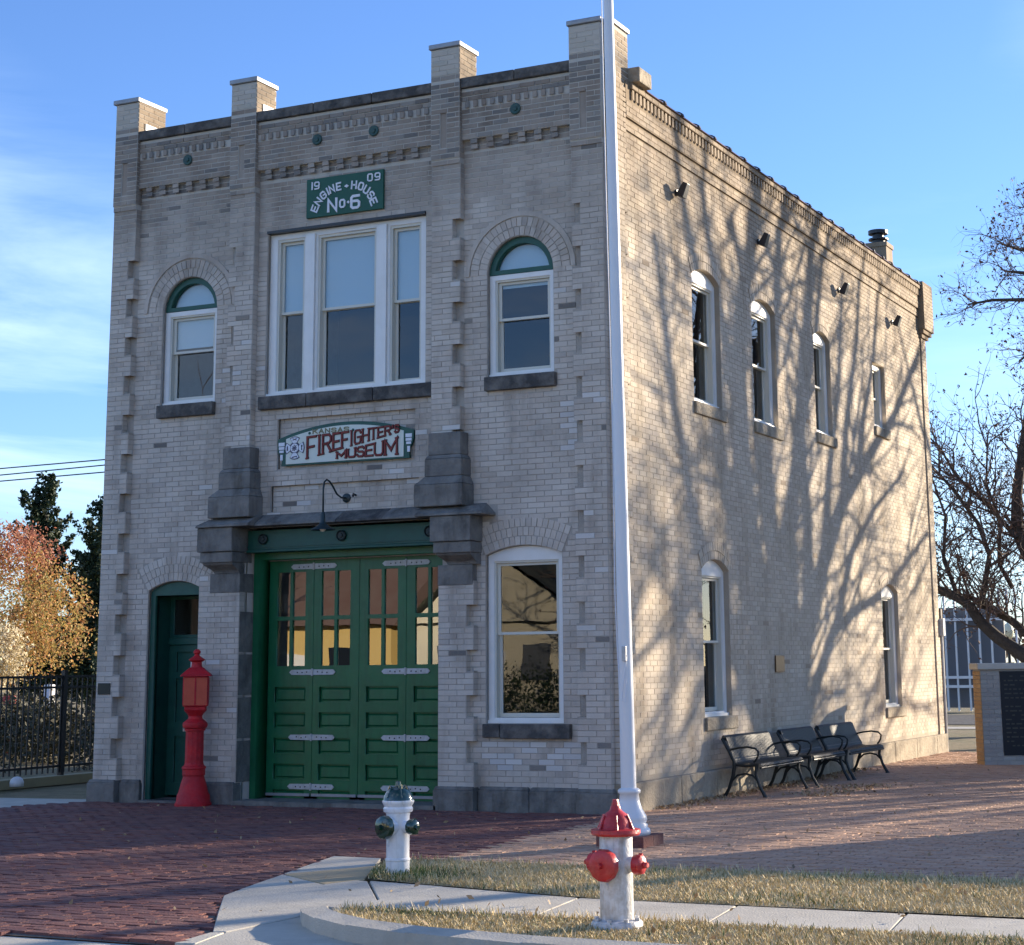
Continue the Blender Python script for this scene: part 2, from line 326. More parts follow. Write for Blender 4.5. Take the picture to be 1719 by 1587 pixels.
def slab(name, loops, d0, d1, f, m, parent, label=None, bevel=0, kind=None):
    """extrude 2D loops (outer + holes, even-odd) between depths d0..d1 on face frame f"""
    cu = bpy.data.curves.new(name, 'CURVE'); cu.dimensions = '2D'; cu.fill_mode = 'BOTH'; cu.extrude = abs(d1 - d0) / 2
    for lp in loops:
        sp = cu.splines.new('POLY'); sp.points.add(len(lp) - 1)
        for i, (u, z) in enumerate(lp): sp.points[i].co = (u, z, 0, 1)
        sp.use_cyclic_u = True
    tmp = bpy.data.objects.new('tmp', cu)
    me = bpy.data.meshes.new_from_object(tmp); bpy.data.objects.remove(tmp); bpy.data.curves.remove(cu)
    mid = (d0 + d1) / 2
    for v in me.vertices: v.co = f(v.co.x, mid + v.co.z, v.co.y)
    bm = bmesh.new(); bm.from_mesh(me); bmesh.ops.remove_doubles(bm, verts=bm.verts, dist=1e-5); bmesh.ops.recalc_face_normals(bm, faces=bm.faces); bm.to_mesh(me); bm.free()
    me.name = name
    return mk(name, me, m, parent, bevel=bevel, label=label, kind=kind)
def rect(u0, u1, z0, z1): return [(u0, z0), (u1, z0), (u1, z1), (u0, z1)]
def arch(u0, u1, z0, zs, rise, n=14):
    """opening outline: sill z0, springing zs, circular arc of given rise"""
    w = (u1 - u0) / 2; c = (u0 + u1) / 2
    if rise <= 0: return rect(u0, u1, z0, zs)
    r = (w * w + rise * rise) / (2 * rise); zc = zs + rise - r
    a0 = math.asin(min(1, w / r)); 
    if rise > w - 1e-6: a0 = math.pi / 2
    pts = [(u0, z0), (u1, z0)]
    for i in range(n + 1):
        a = a0 - 2 * a0 * i / n
        pts.append((c + r * math.sin(a), zc + r * math.cos(a)))
    return pts
def inset(op, t, tb=None):
    """openings are tuples (u0,u1,z0,zs,rise): shrink by t"""
    u0, u1, z0, zs, rise = op; tb = t if tb is None else tb
    return (u0 + t, u1 - t, z0 + tb, zs - (0 if rise > .3 else t * .9), max(0, rise - (t if rise > .3 else t * .12)))

# ------------------------------------------------------------------ ground
def gpoly(name, pts, z, m, kind='structure', parent=None, thick=.0):
    if thick:
        o = slab(name, [pts], z - thick, z, lambda u, d, zz: (u, zz, d), m, parent, bevel=.008)
    else:
        me = bpy.data.meshes.new(name); me.from_pydata([(x, y, z) for x, y in pts], [], [tuple(range(len(pts)))]); o = mk(name, me, m, parent)
    if kind and parent is None: o['kind'] = kind
    return o
gpoly('ground', [(-700, -700), (700, -700), (700, 900), (-700, 900)], -.045, 'lawn')
gpoly('street', [(-300, -20.5), (300, -20.5), (300, -9.75), (-300, -9.75)], -.03, 'asphalt')
gpoly('concrete_gutter', [(-60, -10.15), (60, -10.15), (60, -9.62), (-60, -9.62)], -.022, 'concrete')
DRV = [(-7.5, -.05), (-7.86, -1.2), (-9.4, -2.6), (-14, -6.4), (-14, -9.62), (1.27, -9.62), (1.21, -9.18), (.62, -8.3), (.14, -7.58), (-.05, -6.95), (-.23, -6.29), (-.47, -5.5), (-.63, -4.86), (-.11, -4.88), (.35, -4.88), (.12, -.05)]
PLZ = [(.12, -.05), (.35, -4.88), (2.0, -4.9), (5.45, -4.7), (14, -4.2), (14, 14.8), (-.02, 14.8), (-.02, .1)]
drive = gpoly('brick_driveway', DRV, -.014, 'joint'); plaza = gpoly('brick_plaza', PLZ, -.012, 'joint')
def inside(P, x, y):
    c = False; n = len(P); j = n - 1
    for i in range(n):
        if (P[i][1] > y) != (P[j][1] > y) and x < (P[j][0] - P[i][0]) * (y - P[i][1]) / (P[j][1] - P[i][1]) + P[i][0]: c = not c
        j = i
    return c
def brick_shape(w, h, dd, ins=.004):
    """unit paver/brick frustum centred, front at +d"""
    a, b = w / 2, h / 2
    V = [(-a, -b, 0), (a, -b, 0), (a, b, 0), (-a, b, 0), (-a + ins, -b + ins, dd), (a - ins, -b + ins, dd), (a - ins, b - ins, dd), (-a + ins, b - ins, dd)]
    Fc = [(4, 5, 6, 7), (0, 1, 5, 4), (1, 2, 6, 5), (2, 3, 7, 6), (3, 0, 4, 7)]
    return V, Fc
def pave(parent, poly, x0, x1, y0, y1, bl, bw, gap, z, m, ang, keep=lambda x, y: True, nparts=300):
    ca, sa = math.cos(ang), math.sin(ang); items = []
    cx, cy = (x0 + x1) / 2, (y0 + y1) / 2; ext = max(x1 - x0, y1 - y0) * .75
    row = 0; v = -ext
    while v < ext:
        u = -ext + (bl / 2 if row % 2 else 0) + rng.uniform(-.01, .01)
        while u < ext:
            x = cx + u * ca - v * sa; y = cy + u * sa + v * ca
            if x0 < x < x1 and y0 < y < y1 and inside(poly, x, y) and keep(x, y):
                items.append((x, y, rng.uniform(-.004, .004), rng.gauss(0, .012), rng.gauss(0, .012), ang + rng.gauss(0, .012)))
            u += bl
        v += bw; row += 1
    items.sort(key=lambda t: (t[0] - CAMPOS.x) ** 2 + (t[1] - CAMPOS.y) ** 2)
    V, Fc = brick_shape(bl - gap, bw - gap, .03)
    me = bpy.data.meshes.new('brick'); me.from_pydata(V, [], Fc); me.materials.append(MT[m])
    # the nearest that fall inside the picture become single pieces
    vis = []; rest = []
    for it in items:
        d = Vector((it[0], it[1], 0)) - CAMPOS; k = 3033.7 / d.dot(F); px = 968.9 + k * d.dot(R2); py = 524.97 - k * d.dot(U2)
        (vis if (len(vis) < nparts and 5 < px < 1714 and py < 1580) else rest).append(it)
    for x, y, dz, rx, ry, a in vis:
        o = bpy.data.objects.new('brick', me); COL.objects.link(o); o.parent = parent; o.location = (x, y, z - .03 + dz); o.rotation_euler = (rx, ry, a)
    VV = np.array(V); n = len(rest)
    T = np.empty((n, 8, 3))
    for i, (x, y, dz, rx, ry, a) in enumerate(rest):
        ca2, sa2 = math.cos(a), math.sin(a)
        T[i, :, 0] = x + VV[:, 0] * ca2 - VV[:, 1] * sa2; T[i, :, 1] = y + VV[:, 0] * sa2 + VV[:, 1] * ca2
        T[i, :, 2] = z - .03 + dz + VV[:, 2] + VV[:, 0] * -ry + VV[:, 1] * rx
    npmesh('paving_bricks', T.reshape(-1, 3), np.array(Fc), n, 8, m, parent, 'stuff')
def npmesh(name, verts, faces, n, vp, m, parent=None, kind=None):
    """n copies of a face template (k,4) over vp verts each"""
    k, q = faces.shape
    fa = (faces[None] + (np.arange(n) * vp)[:, None, None]).reshape(-1, q)
    me = bpy.data.meshes.new(name); me.vertices.add(len(verts)); me.vertices.foreach_set('co', verts.astype(np.float32).ravel())
    me.loops.add(fa.size); me.loops.foreach_set('vertex_index', fa.astype(np.int32).ravel())
    me.polygons.add(len(fa)); me.polygons.foreach_set('loop_start', np.arange(0, fa.size, q, dtype=np.int32)); me.polygons.foreach_set('loop_total', np.full(len(fa), q, dtype=np.int32))
    me.update(); me.validate(); me.polygons.foreach_set('use_smooth', [False] * len(me.polygons))
    o = bpy.data.objects.new(name, me); COL.objects.link(o); me.materials.append(MT[m])
    if parent is not None: o.parent = parent
    if kind: o['kind'] = kind
    return o
pave(drive, DRV, -10.5, 1.3, -9.6, 0, .215, .098, .008, .004, 'pavebrick', R(-2))
pave(plaza, PLZ, -.1, 6.2, -4.95, 14.8, .208, .104, .007, .004, 'plazabrick', R(0.5), keep=lambda x, y: x < 5.9 - y * .28)

# sidewalks, apron, curb
walk = gpoly('concrete_sidewalk', [(1.30, -7.9), (.60, -6.35), (14, -6.62), (14, -7.6)], -.016, 'joint')
def slabpart(name, pts, z=.012, m='concrete', parent=None):
    return slab(name, [pts], -.06, z, lambda u, d, zz: (u, zz, d), m, parent, bevel=.006)
xs = [1.45, 2.72, 3.93, 5.12, 6.31, 7.5, 8.7, 9.9]
def wy0(x): return -6.37 - .20 * min(1, max(0, (x - .6) / 1.6)) - max(0, x - 2.2) * .012 * 0 - (.0 if x < 2.2 else .28 * min(1, (x - 2.2) / .9)) + 0
def wtop(x): return -6.42 - .45 * min(1, max(0, (x - .6) / 2.2))
for i in range(len(xs) - 1):
    a, b = xs[i] + .008, xs[i + 1] - .008
    up = [(a + (b - a) * k / 3, wtop(a + (b - a) * k / 3)) for k in range(4)]
    lo = [(b + .12, -7.72 + .02 * (b - 4)), (a + .12 if i else 1.38, -7.78 + .02 * (a - 4) if i else -7.93)]
    slabpart('concrete_slab', up + lo, parent=walk)
apron = gpoly('concrete_apron', [(-.63, -4.86), (-.11, -4.88), (.6, -6.35), (1.45, -7.95), (1.6, -9.4), (1.3, -9.62), (1.21, -9.18), (.62, -8.3), (.14, -7.58), (-.23, -6.29)], -.018, 'joint')
slabpart('concrete_slab', [(-.62, -4.88), (-.12, -4.9), (.14, -5.42), (-.25, -6.2), (-.45, -5.5)], .006, parent=apron)
slabpart('concrete_slab', [(.16, -5.45), (.60, -6.33), (.50, -6.72), (-.22, -6.24)], .006, 'tanconc', parent=apron)
slabpart('concrete_slab', [(-.215, -6.27), (.49, -6.75), (.585, -6.42), (.70, -6.45), (1.44, -7.5), (1.44, -7.93), (1.34, -8.3), (1.30, -9.12), (1.22, -9.15), (.64, -8.3), (.16, -7.58), (-.03, -6.95)], .008, parent=apron)
slabpart('concrete_slab', [(.72, -6.44), (1.44, -6.56), (1.44, -7.48)], .010, parent=apron)
slabpart('concrete_slab', [(1.22, -9.17), (1.30, -9.14), (1.42, -9.6), (1.28, -9.62)], .006, parent=apron)
# curved kerb round the grass strip
def kerb(pts, w, h, name='kerb'):
    n = len(pts); L1 = []; L2 = []
    for i, (x, y) in enumerate(pts):
        x2, y2 = pts[min(i + 1, n - 1)]; x1, y1 = pts[max(i - 1, 0)]; dx, dy = x2 - x1, y2 - y1; l = math.hypot(dx, dy)
        nx, ny = -dy / l, dx / l; L1.append((x, y)); L2.append((x + nx * w, y + ny * w))
    return L1, L2
kp = [(1.42, -7.97), (1.46, -8.15), (1.56, -8.36), (1.72, -8.58), (1.95, -8.8), (2.3, -9.02), (2.8, -9.2), (3.6, -9.3), (6, -9.34), (14, -9.36)]
l1, l2 = kerb(kp, -.17, .1)
mb = MB()
hs = [.02, .05, .085, .10, .11, .115, .12, .12, .12, .12]
for i in range(len(kp) - 1):
    a, b, c, d = l1[i], l1[i+1], l2[i+1], l2[i]; h0, h1 = hs[i], hs[i+1]
    mb.hexa([(*a, -.04), (*b, -.04), (*c, -.04), (*d, -.04), (*a, h0), (*b, h1), (c[0], c[1], h1 - .02), (d[0], d[1], h0 - .015)])
o = mb.build('kerb', 'concrete', None); o['kind'] = 'structure'
gpoly('concrete_gutter', [(1.30, -8.2), (1.31, -9.14), (1.42, -9.62), (3.2, -9.62), (2.6, -9.3), (2.1, -9.1), (1.7, -8.8), (1.42, -8.4)], .001, 'concrete')
lw = gpoly('left_concrete_walk', [(-7.5, .35), (-7.5, -.03), (-7.86, -1.19), (-9.4, -2.58), (-13.9, -6.36), (-17, -6.4), (-17, -.6), (-9.35, .2)], -.004, 'concrete')
# fence base beam (yellowish timber)
MT['tanbeam'] = mat('tan_edging_concrete', (.34, .29, .17), .9, var=[((.24, .21, .13), .5, 4)])
# lawns
g1 = [(.02, -4.98), (.60, -6.28), (1.2, -6.44), (2.9, -6.8), (14, -6.55), (14, -4.2), (5.45, -4.72), (2.0, -4.93), (.6, -4.93)]
g2 = [(1.50, -8.0), (1.60, -8.3), (1.95, -8.68), (2.4, -8.95), (3.0, -9.12), (6, -9.2), (14, -9.2), (14, -7.55), (4, -7.8)]
gl1 = gpoly('lawn_strip', g1, .004, 'lawntan'); gl2 = gpoly('lawn_strip', g2, .012, 'lawntan')
def blades(name, poly, n, m, h0, h1, z, dens=lambda x, y: 1., wmax=.006):
    P = np.array(poly); lo, hi = P.min(0), P.max(0); hi[0] = min(hi[0], 6.6); out = []
    tries = 0
    while len(out) < n and tries < n * 8:
        x, y = rng.uniform(lo[0], hi[0]), rng.uniform(lo[1], hi[1]); tries += 1
        if inside(poly, x, y) and rng.random() < dens(x, y): out.append((x, y))
    A = np.array(out); k = len(A); h = nr.uniform(h0, h1, k); th = nr.uniform(0, 2 * math.pi, k); ln = nr.uniform(.2, 1.1, k) * h; w = nr.uniform(.4, 1, k) * wmax
    wx, wy = np.cos(th + 1.57) * w, np.sin(th + 1.57) * w
    V = np.empty((k, 4, 3)); b = np.c_[A, np.full(k, z)]
    V[:, 0] = b; V[:, 0, 0] -= wx; V[:, 0, 1] -= wy; V[:, 1] = b; V[:, 1, 0] += wx; V[:, 1, 1] += wy
    V[:, 2] = b + np.c_[np.cos(th) * ln + wx * .3, np.sin(th) * ln + wy * .3, h]; V[:, 3] = b + np.c_[np.cos(th) * ln - wx * .3, np.sin(th) * ln - wy * .3, h]
    o = npmesh(name, V.reshape(-1, 3), np.array([[0, 1, 2, 3]]), k, 4, m, None, 'stuff'); return o
def pn(x, y, s=1.): return .5 + .25 * math.sin(x * 1.7 * s + 1.3 + math.sin(y * 2.1 * s)) + .25 * math.sin(y * 3.1 * s + x * .9 * s + 2 * math.sin(x * .6 * s))
o = blades('dry_grass', g1, 42000, 'grassdry', .01, .034, .004, lambda x, y: .35 + .65 * pn(x, y, 2.3)); tag(o, 'tan dormant grass between the brick plaza and the sidewalk', 'grass')
o = blades('dry_grass', g2, 40000, 'grassdry', .01, .034, .012, lambda x, y: .35 + .65 * pn(x, y, 2.3)); tag(o, 'tan dormant grass strip between sidewalk and kerb', 'grass')
def gd1(x, y):
    d = math.hypot(x - .72, (y + 6.1) * 1.2); a = max(0, 1 - d / .75)
    b = .5 * max(0, 1 - abs(y + 6.62 - .0 * x) / .35) * pn(x, y, 2) + .55 * max(0, 1 - math.hypot((x - 5.2) / 1.8, (y + 6.2) / .5))
    c = .35 * max(0, 1 - abs(y + 5.2) / .4) * (x > 2.2)
    return min(1, a * 1.2 + (b * .35 + c * .3) * (pn(x, y, 1.7) > .6) + .004)
o = blades('green_grass', g1, 5000, 'grassgreen', .025, .07, .004, gd1); tag(o, 'green grass tufts around the green capped hydrant', 'grass')
o = blades('green_grass', g2, 2600, 'grassgreen', .02, .06, .012, lambda x, y: min(1, .05 + max(0, 1 - math.hypot((x - 1.95) / .8, (y + 8.02) / .22)) + .3 * pn(x, y, 3) * (x > 5.5))); tag(o, 'small green grass patches along the sidewalk edge', 'grass')

for gp, zz in ((g1, .004), (g2, .012)):
    def td(x, y, gp=gp):
        e = min(math.hypot(x - (p[0] + (q_[0] - p[0]) * k / 12), y - (p[1] + (q_[1] - p[1]) * k / 12)) for p, q_ in zip(gp, gp[1:] + gp[:1]) if p[0] < 7 for k in range(13))
        return (.9 if e < .12 else 0) + .30 * (math.sin(x * 9 + math.sin(y * 7) * 2) * math.sin(y * 13 + x * 4) > .72)
    o = blades('grass_tufts', gp, 2600, 'grassdry', .03, .075, zz, td); tag(o, 'longer straw tufts along the ' + ('plaza' if gp is g1 else 'kerb') + ' side grass edge', 'grass')
# ------------------------------------------------------------------ the fire station
ST = empty('fire_station', 'two storey cream brick historic fire station with green garage doors and four capped piers', 'building')
C0, CH = .26, .0657
XL, XR = -7.44, -.09
# openings (front): u0,u1,z0,zs,rise
TRI = (-4.96, -2.58, 5.09, 7.26, 0)
AWL = (-6.63, -5.75, 5.09, 6.36, .44); AWR = (-1.71, -.81, 5.09, 6.36, .45)
RW = (-1.74, -.73, .99, 2.945, .105); DL = (-6.72, -5.85, .02, 2.66, .12)
GD = (-5.21, -2.33, .02, 3.42, 0)
RC1 = rect(-4.75, -2.72, 4.14, 4.79); RC2 = rect(-4.84, -2.66, 3.60, 3.94)
FOP = [TRI, AWL, AWR, RW, DL, GD]
SOP = [(2.60, 3.62, 5.0, 6.69, .13), (4.90, 5.93, 5.0, 6.69, .13), (7.76, 8.60, 5.16, 6.69, .11), (11.05, 11.80, 5.63, 6.75, 0), (2.71, 3.68, .98, 2.84, .14), (11.0, 12.02, .89, 2.80, .14)]
ops = [arch(*o) for o in FOP]
slab('front_wall', [rect(XL, XR - .005, 0, 8.8)] + ops + [RC1, RC2], .106, .16, front, 'mortar', ST)
slab('front_wall', [rect(XL, XR - .3, 0, 8.8)] + ops, .16, .46, front, 'mortar', ST)
slab('side_wall', [rect(.1, 14.7, 0, 8.7)] + [arch(*o) for o in SOP], .006, .33, side, 'side_mortar', ST)
MB().box(XL, XL + .3, .46, 14.7, 0, 8.7).build('left_wall', 'mortar', ST)
MB().box(XL + .3, -.33, 14.4, 14.7, 0, 8.7).build('rear_wall', 'mortar', ST)
MB().box(XL + .3, -.33, .46, 14.4, 7.95, 8.1).build('roof', 'roof', ST)
MB().box(XL + .3, -.33, .46, 14.4, 3.9, 4.1).build('upper_floor', 'room', ST)
MB().box(XL + .3, -.33, .46, 14.4, -.02, .02).build('ground_floor', 'room', ST)
MB().box(XL + .3, -.33, 5.2, 5.3, .02, 7.95).build('inner_wall', 'room', ST)
# piers
heads = dict(P1=(-7.44, -7.06), P2=(-5.505, -5.109), P3=(-2.44, -2.035), P4=(-.509, -.09))
def pier(u0, u1, z0, z1, edge, nar, d1=.112):
    """quoined edge: 'r','l' or ''; returns blocked-edge function"""
    mb = MB(); fbox(mb, front, u0 + (nar if edge == 'l' else 0), u1 - (nar if edge == 'r' else 0), z0, z1, .006, d1)
    if edge:
        for a, b in quoin_blocks(z0, z1):
            if edge == 'r': fbox(mb, front, u1 - nar, u1, a, b, .006, d1)
            else: fbox(mb, front, u0, u0 + nar, a, b, .006, d1)
    mb.build('pier', 'mortar', ST)
QT, QP = 7.12, .526
def quoin_blocks(z0, z1):
    out = []; cur = z1
    for k in range(14):
        t = QT - k * QP; b = t - QP / 2
        if t < z0: break
        if cur > t: out.append((t, min(cur, z1)))
        cur = max(b, z0)
        if b < z0: cur = None; break
    if cur and cur > z0: out.append((z0, cur))
    return [(a, b) for a, b in out if b - a > .01 and a < z1]
def narrow(z):
    for k in range(14):
        t = QT - k * QP
        if t - QP / 2 <= z < t: return True
    return False
PIERS = [  # u0,u1,z0,z1,edge,nar
    (-7.44, -7.06, .26, 7.81, 'r', .11), (-5.505, -5.109, 4.43, 7.81, 'l', .10), (-2.44, -2.035, 4.43, 7.81, 'r', .11), (-.509, -.09, .26, 7.81, 'l', .11),
    (-5.84, -5.21, .26, 2.84, '', 0), (-2.33, -1.85, .26, 2.84, 'r', .10)]
for p in PIERS: pier(*p)
# bricks ------------------------------------------------------------------
FB = []    # front bricks: (u, z, w, h, d) d = plane of back face
def lay(B, z0, z1, segs, d, bl=.213, h=CH, phase=0., jit=.0010):
    """segs(z)-> list of (u0,u1) to fill at height z"""
    k = 0; z = z0
    while z + h <= z1 + .012:
        for a, b in segs(z + h / 2):
            kk = int(round((z - C0) / h))
            off = (kk % 2) * bl / 2 + phase + (kk * .37 % 1) * .01
            u = a; first = True
            n0 = math.floor((a - off) / bl); nxt = off + (n0 + 1) * bl
            if nxt - a < .05: nxt += bl
            while u < b - .02:
                e = min(nxt + rng.uniform(-.005, .005), b)
                if b - e < .05: e = b
                B.append(((u + e) / 2, z + h / 2, e - u - .008, h - (.0105 if z > 6.9 else .0075), d + rng.gauss(0, jit)))
                u = e; nxt += bl
        z += h
def cut(segs, a, b):
    out = []
    for s, e in segs:
        if b <= s or a >= e: out.append((s, e)); continue
        if a > s: out.append((s, a))
        if b < e: out.append((b, e))
    return out
def ring_block(op, extra, z, segs):
    u0, u1, z0, zs, rise = op; w = (u1 - u0) / 2; c = (u0 + u1) / 2
    if z0 < z < zs: segs = cut(segs, u0, u1)
    if rise > 0:
        r = (w * w + rise * rise) / (2 * rise); zc = zs + rise - r; ro = r + extra
        if rise < .3:    # segmental: block the fan
            a0 = math.asin(w / r)
            if z >= zs - .01 and z < zc + ro:
                zz = z - zc; hw = math.sqrt(max(0, ro * ro - zz * zz)); lim = zz * math.tan(a0 * 1.04)
                hw = min(hw, lim)
                if zz < ro and hw > 0: segs = cut(segs, c - hw, c + hw)
        elif z >= zs and z < zc + ro:
            hw = math.sqrt(max(0, ro * ro - (z - zc) ** 2)); segs = cut(segs, c - hw, c + hw)
    return segs
def fsegs(a, b):
    def f(z):
        s = [(a, b)]
        for o in FOP: s = ring_block(o, .245 if o in (AWL, AWR) else (.33 if o in (RW, DL) else 0), z, s)
        for rc in (RC1, RC2):
            if rc[0][1] < z < rc[2][1]: s = cut(s, rc[0][0], rc[1][0])
        for e in (('RWs', -1.76, -.62, .82, .99), ('AWs', -1.73, -.77, 4.91, 5.09), ('ALs', -6.64, -5.73, 4.91, 5.09), ('TRs', -5.02, -2.45, 4.91, 5.09)):
            if e[3] < z < e[4]: s = cut(s, e[1], e[2])
        if 3.38 < z < 3.56: s = cut(s, -5.72, -1.58)
        return s
    return f
lay(FB, C0, 7.97, fsegs(-7.06, -5.505), .106)
lay(FB, 3.53, 7.97, fsegs(-5.109, -2.44), .106)
lay(FB, C0, 7.97, fsegs(-2.035, -.509), .106)
lay(FB, 7.97, 8.11, lambda z: [(-7.06, -5.505), (-5.109, -2.44), (-2.035, -.509)], .106)
lay(FB, 4.14, 4.79, lambda z: [(-4.745, -2.725)], .16); lay(FB, 3.60, 3.94, lambda z: [(-4.835, -2.665)], .16)
for u0, u1, z0, z1, e, nar in PIERS:
    lay(FB, C0 if z0 < 1 else C0 + CH * round((z0 - C0) / CH), z1, (lambda u0, u1, e, nar: lambda z: [(u0 + (nar if e == 'l' and narrow(z) else 0), u1 - (nar if e == 'r' and narrow(z) else 0))])(u0, u1, e, nar), .006, phase=.05)
# pier heads with a sunk slot
cap_stuff = []
for k, (a, b) in heads.items():
    mb = MB(); fbox(mb, front, a, b, 7.81, 7.88, -.009, .112); fbox(mb, front, a, b, 7.81, 7.88, .112, .16); mb.build('pier_band', 'mortar', ST)
    s0 = a + .13; slot = rect(s0, s0 + .095, 8.02, 8.50)
    slab('pier_head', [rect(a, b, 7.88, 8.9), slot], -.024, .11, front, 'mortar', ST)
    MB().box(s0 + .001, s0 + .094, -.010, .05, 8.021, 8.499).build('slot_brick', 'brick', ST)
    lay(FB, 7.80, 7.87, lambda z: [(a, b)], -.009, phase=.03)
    lay(FB, 7.88, 8.9, lambda z: (cut([(a, b)], s0, s0 + .095) if 8.02 < z < 8.50 else [(a, b)]), -.024, phase=.03)
    deep = .56 if k in ('P1', 'P4') else .43
    r_ = b
    mb = MB(); mb.box(a, r_, -.024, deep, 8.9, 9.325)
    if k == 'P4': mb.box(-.089, .02, .106, deep, 8.60, 9.325)
    mb.build('pier_chimney_top', 'mortar', ST)
    lay(FB, 8.9, 9.32, lambda z: [(a, b)], -.024, phase=.03)
# friezes between piers
for a, b in ((-7.06, -5.505), (-5.109, -2.44), (-2.035, -.509)):
    MB().box(a, b, .036, .11, 8.11, 8.77).build('frieze', 'mortar', ST)
    lay(FB, 8.11, 8.50, lambda z: [(a, b)], .036); lay(FB, 8.60, 8.76, lambda z: [(a, b)], .030, phase=.06)
    n = int((b - a - .06) / .118); x = a + .09
    while x < b - .05:            # soldier row
        FB.append((x, 8.555, .062, .085, .012)); x += .1185
    x = a + .17
    while x < b - .08:            # two-course dentils
        FB.append((x, 8.077, .098, .058, .045)); FB.append((x + .004, 8.009, .098, .058, .052)); x += .222
    # coping stones
    m = 3 if b - a > 2 else 2
    for i in range(m):
        c0 = a + (b - a) * i / m; c1 = a + (b - a) * (i + 1) / m
        MB().box(c0 + .005, c1 - .005, -.012 + rng.uniform(-.004, .004), .40, 8.775, 8.91).build('coping_stone', 'dark_stone', ST, bevel=.012)
# side brick
SB = []
def ssegs(a, b):
    def f(z):
        s = [(a, b)]
        for o in SOP: s = ring_block(o, .24 if o[4] > 0 else 0, z, s)
        for o in SOP:
            if o[2] - .165 < z < o[2]: s = cut(s, o[0] - .02, o[1] + .13)
        return s
    return f
lay(SB, C0 + .12, 8.08, ssegs(.42, 14.42), .006, jit=.0007)
mb = MB(); fbox(mb, side, .1, .36, .3, 8.62, -.034, .006)
for a, b in quoin_blocks(.3, 7.81): fbox(mb, side, .36, .44, a - .1, b - .1, -.034, .006)
mb.build('corner_pilaster', 'side_mortar', ST)
lay(SB, C0, 8.60, lambda z: [(.1, .36 if (narrow(z + .1) and z < 7.7) else .44)], -.034, phase=.04)
lay(SB, 8.62, 9.32, lambda z: [(.106, .56)], -.020 - .0, phase=.04)
lay(FB, C0, 9.30, lambda z: [(-.088, .024)], .100, phase=.0, bl=.5)
lay(SB, 8.08, 8.25, lambda z: [(.44, 14.42)], -.012); lay(SB, 8.25, 8.48, lambda z: [(.44, 14.42)], -.038)
lay(SB, 8.62, 8.70, lambda z: [(.56, 14.42)], -.075)
mb = MB(); fbox(mb, side, .44, 14.42, 8.085, 8.24, -.012, .005); fbox(mb, side, .44, 14.42, 8.24, 8.70, -.038, .005); fbox(mb, side, .56, 14.42, 8.62, 8.70, -.075, -.038); mb.build('side_frieze', 'side_mortar', ST)
y = .62
while y < 14.4:
    SB.append((y, 8.55, .062, .125, -.060)); y += .118
# rear pilaster
mb = MB(); fbox(mb, side, 14.42, 14.76, .3, 7.70, -.02, .006); fbox(mb, side, 14.40, 14.90, 7.70, 7.78, -.05, .006); fbox(mb, side, 14.38, 15.0, 7.78, 7.86, -.09, .006); fbox(mb, side, 14.36, 15.06, 7.86, 8.78, -.12, .006)
mb.build('rear_pilaster', 'side_mortar', ST)
lay(SB, C0, 7.70, lambda z: [(14.42, 14.76)], -.02); lay(SB, 7.87, 8.77, lambda z: [(14.36, 15.06)], -.12)

def bricks_to_mesh(B, f, name, m, dd=.0045):
    V0, Fc = brick_shape(1, 1, 1, 0); VV = np.array(V0); A = np.array(B); n = len(A)
    u = A[:, 0][:, None] + VV[None, :, 0] * A[:, 2][:, None]; z = A[:, 1][:, None] + VV[None, :, 1] * A[:, 3][:, None]
    frontm = VV[:, 2] > .5
    u[:, frontm] -= np.sign(VV[frontm, 0])[None] * .0016; z[:, frontm] -= np.sign(VV[frontm, 1])[None] * .0016
    u += nr.normal(0, .0008, u.shape); z += nr.normal(0, .0007, z.shape)
    d = np.where(frontm[None], (A[:, 4] - dd)[:, None] + nr.normal(0, .0006, u.shape), (np.full(n, 0) + A[:, 4] + .004)[:, None])
    T = np.empty((n, 8, 3))
    if f is front: T[..., 0], T[..., 1] = u, d
    else: T[..., 0], T[..., 1] = -d, u
    T[..., 2] = z
    return npmesh(name, T.reshape(-1, 3), np.array(Fc), n, 8, m, ST, 'stuff')
# the largest bricks on show become single pieces
def pxsize(b):
    d = Vector((b[0], .1, b[1])) - CAMPOS; return b[2] / d.length ** 2
full = [b for b in FB if .19 < b[2] < .215 and 1.1 < b[1] < 7.7 and -2.3 < b[0] < -.1]
full.sort(key=lambda b: -pxsize(b))
sel = set(id(b) for b in full[:300])
V0, Fc = brick_shape(.2, .0578, .0085, .0016)
bme = bpy.data.meshes.new('brick'); bme.from_pydata([(a, -c, b) for a, b, c in V0], [], Fc); bme.materials.append(MT['brick'])
for b in FB:
    if id(b) in sel:
        o = bpy.data.objects.new('brick', bme); COL.objects.link(o); o.parent = ST
        o.location = (b[0], b[4] + .004, b[1]); o.scale = (b[2] / .2, 1, 1)
rest = [b for b in FB if id(b) not in sel]
soot_shade = []; plain = []; pale = []; clean = []
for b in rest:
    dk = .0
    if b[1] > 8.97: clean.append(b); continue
    if 7.96 < b[1] < 8.12: dk = .8 if b[4] > .09 else .35  # bricks behind the dentils darkened for painted gap shade as well as dirt
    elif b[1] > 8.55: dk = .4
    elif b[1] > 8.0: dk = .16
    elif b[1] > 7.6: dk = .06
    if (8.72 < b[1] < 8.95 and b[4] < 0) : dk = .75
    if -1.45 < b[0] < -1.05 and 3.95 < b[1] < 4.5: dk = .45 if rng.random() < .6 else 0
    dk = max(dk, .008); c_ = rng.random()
    (soot_shade if c_ < dk else pale if c_ > (.45 if (-1.12 < b[0] < -.55 and 4.05 < b[1] < 4.7) or (-1.75 < b[0] < -.6 and .45 < b[1] < .8) else .985 if b[1] < 7 else 2) else plain).append(b)
